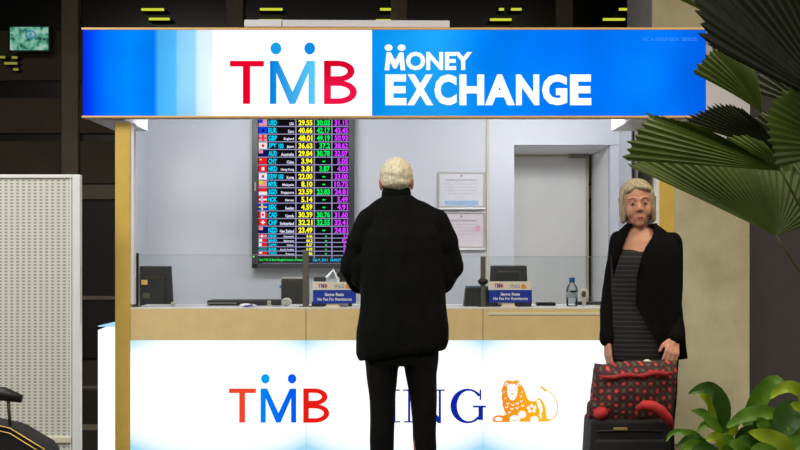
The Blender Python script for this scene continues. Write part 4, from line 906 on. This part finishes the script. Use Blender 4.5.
# suitcase
M['redband'] = mat('dark_red_band', (170, 40, 46), .8, 0, .2, 30, .2, 90)
YC = 5.42
t = thing('suitcase', 'black soft upright suitcase with a small gold plate, under the red bag', 'suitcase', (1.05, YC+.12, 0))
ca, cb = W(590, 0, YC).x, W(672, 0, YC).x; ctop = W(0, 419, YC).z
b = B(); box(b, ca, cb, YC, YC+.24, .07, ctop, .03, seg=4); bmesh.ops.subdivide_edges(b, edges=b.edges[:], cuts=2, use_grid_fill=True)
for v in b.verts:
    kz = (v.co.z-.07)/(ctop-.07); mid = (ca+cb)/2; v.co.x = mid+(v.co.x-mid)*(1.09-.12*kz); v.co += .005*Vector((noise.noise(v.co*8), noise.noise(v.co*8+Vector((4, 0, 0))), 0))
sc_ = obj('body', b, M['lugg'], t, True)
b = B(); box(b, ca+.02, cb-.03, YC-.028, YC, .14, ctop-.09, .014, seg=3); obj('front_pocket', b, M['lugg'], t, True)
b = B(); tube(b, [(ca+.03, YC-.004, ctop-.055), (ca+.17, YC-.008, ctop-.05), (cb-.04, YC-.004, ctop-.055)], .004, 6); obj('zip', b, M['dark'], t, True)
c = W(620, 428.5, YC); b = B(); box(b, c.x-.032, c.x+.032, YC-.016, YC-.008, c.z-.007, c.z+.007, .003); obj('gold_plate', b, M['gold2'], t, label='small gold name plate')
hg = Vector((W(652, 0, 5.62).x, YC+.235, .835))
for q in (-.075, .075):
    b = B(); tube(b, [(hg.x-.03+q, YC+.235, ctop-.02), (hg.x-.03+q, YC+.235, hg.z)], .007, 8); obj('handle_rod', b, M['steel'], t, True)
b = B(); box(b, hg.x-.125, hg.x+.065, YC+.215, YC+.25, hg.z, hg.z+.03, .01, seg=3); hp = obj('grip', b, M['black'], t, True)
b = B(); ell(b, (W(648.5, 0, 5.6).x, YC+.212, W(0, 362.5, YC+.21).z), (.021, .014, .0155)); obj('grip_button', b, mat('pale_green_white', (214, 222, 200), .4), hp, True, label='pale oval button')
for q in (ca+.03, cb-.03):
    b = B(); ell(b, (q, YC+.2, .036), (.014, .036, .036)); obj('wheel', b, M['black'], t, True)
    b = B(); box(b, q-.012, q+.012, YC+.01, YC+.04, 0, .075, .004); obj('foot', b, M['black'], t)
    
# patchwork bag on the suitcase
YK = 5.40
t = thing('tote_bag', 'red and black patterned soft bag resting on the suitcase', 'bag', (1.07, YK+.1, ctop))
pb = bpy.data.materials.new('floral_patchwork'); pb.use_nodes = True; nt = pb.node_tree; bs = nt.nodes['Principled BSDF']; bs.inputs['Roughness'].default_value = .8
tc = nt.nodes.new('ShaderNodeTexCoord'); sp = nt.nodes.new('ShaderNodeSeparateXYZ'); nt.links.new(tc.outputs['Object'], sp.inputs[0])
nz = nt.nodes.new('ShaderNodeTexNoise'); nz.inputs['Scale'].default_value = 9; nt.links.new(tc.outputs['Object'], nz.inputs['Vector'])
wob = mth('MULTIPLY', mth('SUBTRACT', nz.outputs['Fac'], .5), 1.1)
ux = mth('ADD', mth('MULTIPLY', mth('ADD', sp.outputs[0], sp.outputs[2]), 1/.062), wob); uz = mth('ADD', mth('MULTIPLY', mth('SUBTRACT', sp.outputs[2], sp.outputs[0]), 1/.062), wob)
ax_ = mth('SUBTRACT', mth('FRACT', ux), .5); az_ = mth('SUBTRACT', mth('FRACT', uz), .5)
rad = mth('SQRT', mth('ADD', mth('MULTIPLY', ax_, ax_), mth('MULTIPLY', az_, az_)))
cr_ = nt.nodes.new('ShaderNodeValToRGB'); r_ = cr_.color_ramp; r_.interpolation = 'EASE'
r_.elements[0].position = .0; r_.elements[0].color = (*lin((214, 104, 92)), 1); r_.elements[1].position = .66; r_.elements[1].color = (*lin((104, 92, 70)), 1)
for p_, c_ in ((.14, (184, 48, 54)), (.24, (110, 34, 40)), (.33, (58, 34, 34)), (.48, (66, 42, 44))):
    x_ = r_.elements.new(p_); x_.color = (*lin(c_), 1)
nz3 = nt.nodes.new('ShaderNodeTexNoise'); nz3.inputs['Scale'].default_value = 38; nz3.inputs['Detail'].default_value = 3; nt.links.new(tc.outputs['Object'], nz3.inputs['Vector'])
nt.links.new(mth('ADD', rad, mth('MULTIPLY', mth('SUBTRACT', nz3.outputs['Fac'], .5), .35)), cr_.inputs[0]); nt.links.new(cr_.outputs[0], bs.inputs['Base Color'])
b = B(); box(b, -.5, .5, -.5, .5, -.5, .5); bmesh.ops.subdivide_edges(b, edges=b.edges[:], cuts=15, use_grid_fill=True)
bl, br_ = W(594, 0, YK).x, W(680, 0, YK).x
for v in b.verts:
    u, w_, z_ = v.co.x, v.co.y, v.co.z
    kz = z_+.5
    zb0 = W(0, 420-0*u, YK).z-.02*(u+.5) ; zt1 = W(0, 366.5, YK).z+.016*(u+.5)
    zz = zb0+(zt1-zb0)*kz
    bul = (1-(2*u)**2*.55)*(1-(2*z_)**2*.35)
    half = .40-.12*kz
    xl = bl-.0-(.012 if kz < .3 else 0)+.02*kz; xr = br_-.02+.03*kz
    x = xl+(xr-xl)*(u+.5)
    y = YK+.105+w_*.20*bul*(1 if kz < .9 else .6)
    co = Vector((x, y, zz)); n_ = noise.noise(co*14)*.012+noise.noise(co*32)*.005
    v.co = co+Vector((n_*.5, -n_ if w_ < 0 else n_, n_*.6))
bag = obj('body', b, pb, t, True)
for dy, lab in ((-.045, 'front'), (.06, 'back')):
    b = B(); pts = [W(600+7.5*k, 378-(.5*k)+1.1*math.sin(k*1.7+dy*30), YK) for k in range(11)]
    for p in pts: p.y = YK+.035+(dy+.045)*1.2-.02*math.sin(math.pi*pts.index(p)/10)-.006
    tube(b, pts, [.004]+[.008, .011, .009, .012, .008, .011, .013, .012, .01]+[.004], 8); obj('top_band', b, M['redband'], bag, True)
b = B(); pts = [W(637, 409, YK-.02), W(644, 405, YK-.04), W(653, 406, YK-.05), W(661, 411, YK-.05), (W(668, 419, YK-.04)), W(672, 428, YK-.02)]
tube(b, pts, [.014, .024, .027, .028, .024, .01], 12, flat=.9); obj('strap_loop', b, M['redtrim'], bag, True, label='bright red folded strap')
b = B(); ell(b, W(601, 413, YK+.05), (.036, .045, .03), Matrix.Rotation(R(-30), 3, 'Y')); obj('corner_patch', b, M['redtrim'], bag, True, label='red lower left corner')

# ------------------------------------------------------------------ fan palm
def fan(hub, tips, n, bow=.03, pleat=.0032, serr=.05, Lm=None, rows=9, split=.86):
    hub = Vector(hub); tips = [Vector(p) for p in tips]
    L = [0]
    for i in range(len(tips)-1): L.append(L[-1]+(tips[i+1]-tips[i]).length)
    def at(t):
        d = t*L[-1]
        for i in range(len(tips)-1):
            if d <= L[i+1]+1e-9: return tips[i].lerp(tips[i+1], (d-L[i])/max(1e-9, L[i+1]-L[i]))
        return tips[-1]
    nrm = (tips[0]-hub).cross(tips[-1]-hub).normalized()
    if nrm.y > 0: nrm = -nrm
    b = B(); cols = []
    for j in range(2*n+1):
        e_ = at(j/(2*n)); ridge = j % 2 == 1; col = []
        ext = 1.0+(random.uniform(-.02, .03) if ridge else -serr)
        for r in range(rows+1):
            t = r/rows*ext; p = hub.lerp(e_, t)+nrm*((pleat if ridge else -pleat)*min(1, t*1.6)+bow*math.sin(math.pi*min(1, t)))
            col.append(b.verts.new(p))
        cols.append(col)
    for j in range(2*n):
        for r in range(rows): b.faces.new((cols[j][r], cols[j][r+1], cols[j+1][r+1], cols[j+1][r]))
    bmesh.ops.remove_doubles(b, verts=b.verts, dist=1e-5)
    return b
palm = thing('fan_palm', 'large fan palm with pleated dark leaves hanging in from the upper right', 'palm', (1.95, 4.7, 0))
trunkx = 1.95
leaves = [
 # hub, tips, n, material, bow
 ((W(781, 171, 4.45)), [W(619, 160, 4.25), W(628, 140, 4.25), W(640, 122, 4.27), W(644, 112, 4.3), W(668, 117, 4.3), W(696, 124, 4.33), W(716, 138, 4.36), W(744, 134, 4.4), W(763, 141, 4.42)], 17, 'leafp', .02, (1.62, 4.62, 1.4)),
 ((W(776, 236, 4.55)), [W(622, 163, 4.42), W(640, 158, 4.5), W(690, 150, 4.55), W(735, 150, 4.6), W(765, 160, 4.6), W(800, 175, 4.6), W(832, 215, 4.6)], 18, 'leafp', .015, (1.65, 4.66, 1.15)),
 ((W(762, 113, 4.6)), [W(691, 72, 4.5), W(697, 64, 4.5), W(704, 54, 4.5), W(712, 46.5, 4.52), W(735, 55, 4.55), W(752, 62, 4.58)], 9, 'leafp', .02, (1.75, 4.66, 1.7)),
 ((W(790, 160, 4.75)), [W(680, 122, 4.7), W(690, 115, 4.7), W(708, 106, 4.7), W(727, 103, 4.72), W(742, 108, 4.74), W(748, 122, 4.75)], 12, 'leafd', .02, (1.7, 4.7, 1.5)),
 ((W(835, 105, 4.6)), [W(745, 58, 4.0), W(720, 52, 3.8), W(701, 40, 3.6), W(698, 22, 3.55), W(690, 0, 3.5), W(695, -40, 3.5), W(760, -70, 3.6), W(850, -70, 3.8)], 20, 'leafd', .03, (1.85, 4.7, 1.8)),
 ((W(845, 150, 4.3)), [W(776, 168, 4.3), W(768, 140, 4.28), W(766, 112, 4.28), W(772, 98, 4.25), W(786, 88, 4.25), W(806, 76, 4.25), W(840, 70, 4.3)], 13, 'leafp', .02, (1.8, 4.6, 1.6)),
 ((W(800, 60, 4.9)), [W(668, -6, 4.6), W(672, -14, 4.6), W(690, -20, 4.6), W(720, -25, 4.7)], 6, 'leafp', .01, (1.9, 4.8, 1.9)),
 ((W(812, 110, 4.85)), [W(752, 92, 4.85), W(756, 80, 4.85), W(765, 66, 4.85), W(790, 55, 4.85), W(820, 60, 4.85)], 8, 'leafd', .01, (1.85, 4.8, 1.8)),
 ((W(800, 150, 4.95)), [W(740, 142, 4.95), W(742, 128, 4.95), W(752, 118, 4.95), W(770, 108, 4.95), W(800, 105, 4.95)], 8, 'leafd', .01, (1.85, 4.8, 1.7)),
 ((W(785, 225, 4.75)), [W(745, 165, 4.75), W(765, 150, 4.75), W(790, 145, 4.75), W(815, 150, 4.75), W(830, 190, 4.75)], 8, 'leafp', .01, (1.8, 4.8, 1.5)),
]
for hub, tips, n, mm, bow, base in leaves:
    lf = obj('leaf', fan(hub, tips, int(n*1.5), bow), M[mm], palm, False, fixn=False)
    b = B(); h_ = Vector(hub); q = Vector((trunkx, 4.72, base[2]-.55)); mid = Vector((max(h_.x+.08, base[0]), base[1], base[2]))
    pts = [h_.lerp(mid, k/4)*(1-k/4)+(h_.lerp(mid, k/4))*(k/4) for k in range(4)]+[mid.lerp(q, k/4) for k in range(5)]
    tube(b, pts, [.0045]*4+[.007]*5, 8); obj('petiole', b, M['stem'], lf, True)
b = B(); tube(b, [(trunkx, 4.72, .5), (trunkx-.01, 4.72, 1.0), (trunkx, 4.72, 1.6)], [.05, .042, .03], 14); obj('trunk', b, mat('palm_trunk', (96, 78, 54), .9, 0, .25, 30, .5, 60), palm, True)

# ------------------------------------------------------------------ leafy plant and planter
pl = thing('planter_box', 'low grey planter box holding the leafy plants at the lower right', 'planter', (1.95, 4.9, 0))
b = B()
for q in ((1.12, 2.8, 4.55, 4.59), (1.12, 2.8, 5.21, 5.25), (1.12, 1.16, 4.59, 5.21), (2.76, 2.8, 4.59, 5.21)): box(b, *q, 0, .46, .004)
obj('box', b, M['pot'], pl)
b = B(); box(b, 1.16, 2.76, 4.59, 5.21, .3, .42); obj('soil', b, M['soil'], pl)
def leaf(pts, w, cup=.25, n=14, up=None, tw=0.):
    pts = [Vector(p) for p in pts]; m_ = len(pts)
    def cr2(t):
        s_ = t*(m_-1); i = min(int(s_), m_-2); f = s_-i
        p0, p1, p2, p3 = pts[max(i-1, 0)], pts[i], pts[i+1], pts[min(i+2, m_-1)]
        return .5*((2*p1)+(-p0+p2)*f+(2*p0-5*p1+4*p2-p3)*f*f+(-p0+3*p1-3*p2+p3)*f**3)
    b = B(); rows = []
    for k in range(n+1):
        t = k/n; p = cr2(t); d = (cr2(min(1, t+.02))-cr2(max(0, t-.02))).normalized()
        v = up if up else Vector((0, -1, .35)); s_ = d.cross(v).normalized(); nn_ = s_.cross(d).normalized()
        ww = w*max(.03, math.sin(math.pi*min(1, t**.8*.97+.03))**.75)
        rows.append([b.verts.new(p+s_*ww*j/2+nn_*(cup*ww*(abs(j)/2)**1.5+.004*math.sin(t*17+j)*(abs(j)/2)-.002*(j == 0))) for j in (-2, -1, 0, 1, 2)])
    for k in range(n):
        for j in range(4): b.faces.new((rows[k][j], rows[k][j+1], rows[k+1][j+1], rows[k+1][j]))
    return b
YL = 4.85
def P3(l): return [W(*q) for q in l]
def plant(name_lab, base, specs):
    t = thing('leafy_plant', name_lab, 'plant', base, 'leafy plants in the planter')
    for (l, w, mm) in specs:
        l3 = P3(l); lf = obj('leaf', leaf(l3, w*YL/F), M[mm], t, True, fixn=False)
        b = B(); e_ = l3[0]; root = Vector(base)+Vector((random.uniform(-.05, .05), random.uniform(-.04, .04), 0))
        tube(b, [e_, e_.lerp(root, .5)+Vector((0, .01, -.01)), root], [.003, .004, .005], 6); obj('stalk', b, M['stem'], lf, True)
plant('leafy plant with one tall dark arching leaf, nearest the suitcase', (W(722, 0, YL).x, YL, .42), [
 ([(723, 433, YL), (723, 412, YL-.02), (716, 394, YL-.05), (704, 388, YL-.08), (688, 394, YL-.1)], 8.5, 'g1'),
 ([(718, 428, YL), (713, 410, YL+.03), (706, 398, YL), (698, 393, YL)], 5.5, 'g3'),
 ([(722, 434, YL-.02), (711, 421, YL-.04), (702, 413, YL-.05), (691, 411, YL-.07)], 5.5, 'g2'),
 ([(716, 430, YL-.01), (709, 424, YL-.02), (702, 426, YL-.03), (697, 433, YL-.04)], 3.5, 'g2'),
 ([(708, 446, YL), (697, 436, YL-.03), (684, 432, YL-.05), (672, 433, YL-.06), (666, 442, YL-.07)], 3.5, 'g2'),
 ([(712, 452, YL), (700, 443, YL-.04), (688, 440, YL-.05), (677, 447, YL-.06)], 6, 'g1'),
 ([(706, 458, YL-.05), (700, 449, YL-.07), (690, 446, YL-.1), (680, 452, YL-.12)], 7, 'g2'),
 ([(726, 455, YL-.04), (722, 444, YL-.07), (714, 437, YL-.09), (706, 441, YL-.1)], 6.5, 'g3'),
 ([(728, 440, YL), (731, 430, YL), (735, 424, YL-.02), (741, 421, YL-.03)], 6, 'g3'),
 ([(716, 470, YL-.05), (712, 456, YL-.08), (702, 448, YL-.1), (692, 450, YL-.12)], 8, 'g1'),
 ([(730, 466, YL-.08), (730, 450, YL-.11), (727, 440, YL-.12), (722, 436, YL-.13)], 8, 'g2')])
plant('leafy plant with broad mid-green leaves and a yellow-green one, at the right edge', (W(775, 0, YL).x, YL, .42), [
 ([(744, 426, YL+.05), (754, 408, YL+.04), (764, 391, YL+.02), (775, 381, YL), (784, 385, YL-.02)], 9.5, 'g2'),
 ([(803, 408, YL-.05), (800, 392, YL-.07), (788, 387, YL-.09), (777, 391, YL-.1), (770, 399, YL-.11)], 6.5, 'g3'),
 ([(794, 402, YL), (788, 415, YL-.03), (783, 428, YL-.04), (778, 438, YL-.05)], 14, 'g1'),
 ([(782, 416, YL), (768, 413, YL-.02), (750, 414, YL-.04), (737, 420, YL-.05), (726, 428, YL-.06)], 7.5, 'g2'),
 ([(792, 462, YL-.05), (782, 446, YL-.08), (766, 437, YL-.1), (748, 432, YL-.12)], 10, 'g3'),
 ([(770, 440, YL-.02), (765, 430, YL-.05), (760, 422, YL-.06), (757, 418, YL-.07)], 7, 'g2'),
 ([(792, 418, YL), (797, 430, YL-.04), (798, 442, YL-.05), (792, 452, YL-.06)], 11, 'g2'),
 ([(808, 416, YL-.05), (802, 409, YL-.06), (796, 406, YL-.07), (790, 405, YL-.08)], 6, 'g3'),
 ([(770, 445, YL+.03), (757, 436, YL+.02), (745, 434, YL), (735, 440, YL)], 9, 'g1'),
 ([(762, 462, YL-.06), (757, 450, YL-.08), (748, 442, YL-.1), (736, 440, YL-.1)], 9, 'g1'),
 ([(780, 430, YL+.06), (772, 422, YL+.06), (762, 424, YL+.05), (752, 432, YL+.04)], 10, 'g1'),
 ([(748, 470, YL-.08), (745, 456, YL-.1), (738, 446, YL-.12), (728, 444, YL-.13)], 9, 'g2'),
 ([(806, 455, YL), (803, 440, YL), (799, 425, YL+.02), (793, 414, YL+.02)], 11, 'g1'),
 ([(776, 470, YL-.1), (770, 456, YL-.12), (760, 450, YL-.14), (750, 452, YL-.14)], 9, 'g2')])

# ------------------------------------------------------------------ lights
def area(name, loc, sx_, sy_, power, col, rot=(0, 0, 0)):
    l = bpy.data.lights.new(name, 'AREA'); l.shape = 'RECTANGLE'; l.size = sx_; l.size_y = sy_; l.energy = power; l.color = col
    o = bpy.data.objects.new(name, l); C.objects.link(o); o.location = loc; o.rotation_euler = rot; return o
for px_, lab in ((-.95, 'left'), (1.0, 'right')):
    t = thing('booth_ceiling_light', 'flat white ceiling lamp inside the booth, %s one of two' % lab, 'ceiling light', (px_, 7.62, ZC), 'booth ceiling lamps')
    b = B(); box(b, px_-.5, px_+.5, 7.5, 7.75, ZC-.03, ZC, .003); obj('housing', b, M['whitetrim'], t)
    area('booth_lamp', (px_, 7.62, ZC-.12), .95, .2, 14 if px_ < 0 else 15.5, (.97, .98, 1.), (R(55), 0, 0))
area('hall_lamp_right', (2.6, 4.6, 4.5), 2.5, 2.5, 120, (1., .86, .62))
area('hall_lamp_front', (-.8, 1.5, 4.6), 3.5, 2.5, 210, (1., .93, .82))
area('hall_lamp_left', (-3.4, 4.8, 4.4), 1.8, 1.8, 190, (1., .95, .88))
w = bpy.data.worlds.new('night'); bpy.context.scene.world = w; w.use_nodes = True
w.node_tree.nodes['Background'].inputs[0].default_value = (.9, .85, .75, 1); w.node_tree.nodes['Background'].inputs[1].default_value = .42  # warm world fill added, entering by the hall's open front behind the camera

# ------------------------------------------------------------------ camera
cam = bpy.data.cameras.new('camera'); co = bpy.data.objects.new('camera', cam); C.objects.link(co)
co.location = (0, 0, H); co.rotation_euler = (R(90), 0, 0); cam.lens = 54; cam.sensor_width = 36; cam.shift_y = (HY-225)/800; cam.shift_x = 0
cam.clip_start = .05; bpy.context.scene.camera = co
vs_ = bpy.context.scene.view_settings; vs_.view_transform = 'Standard'; vs_.look = 'None'; vs_.gamma = 1; vs_.exposure = 0; vs_.use_curve_mapping = False
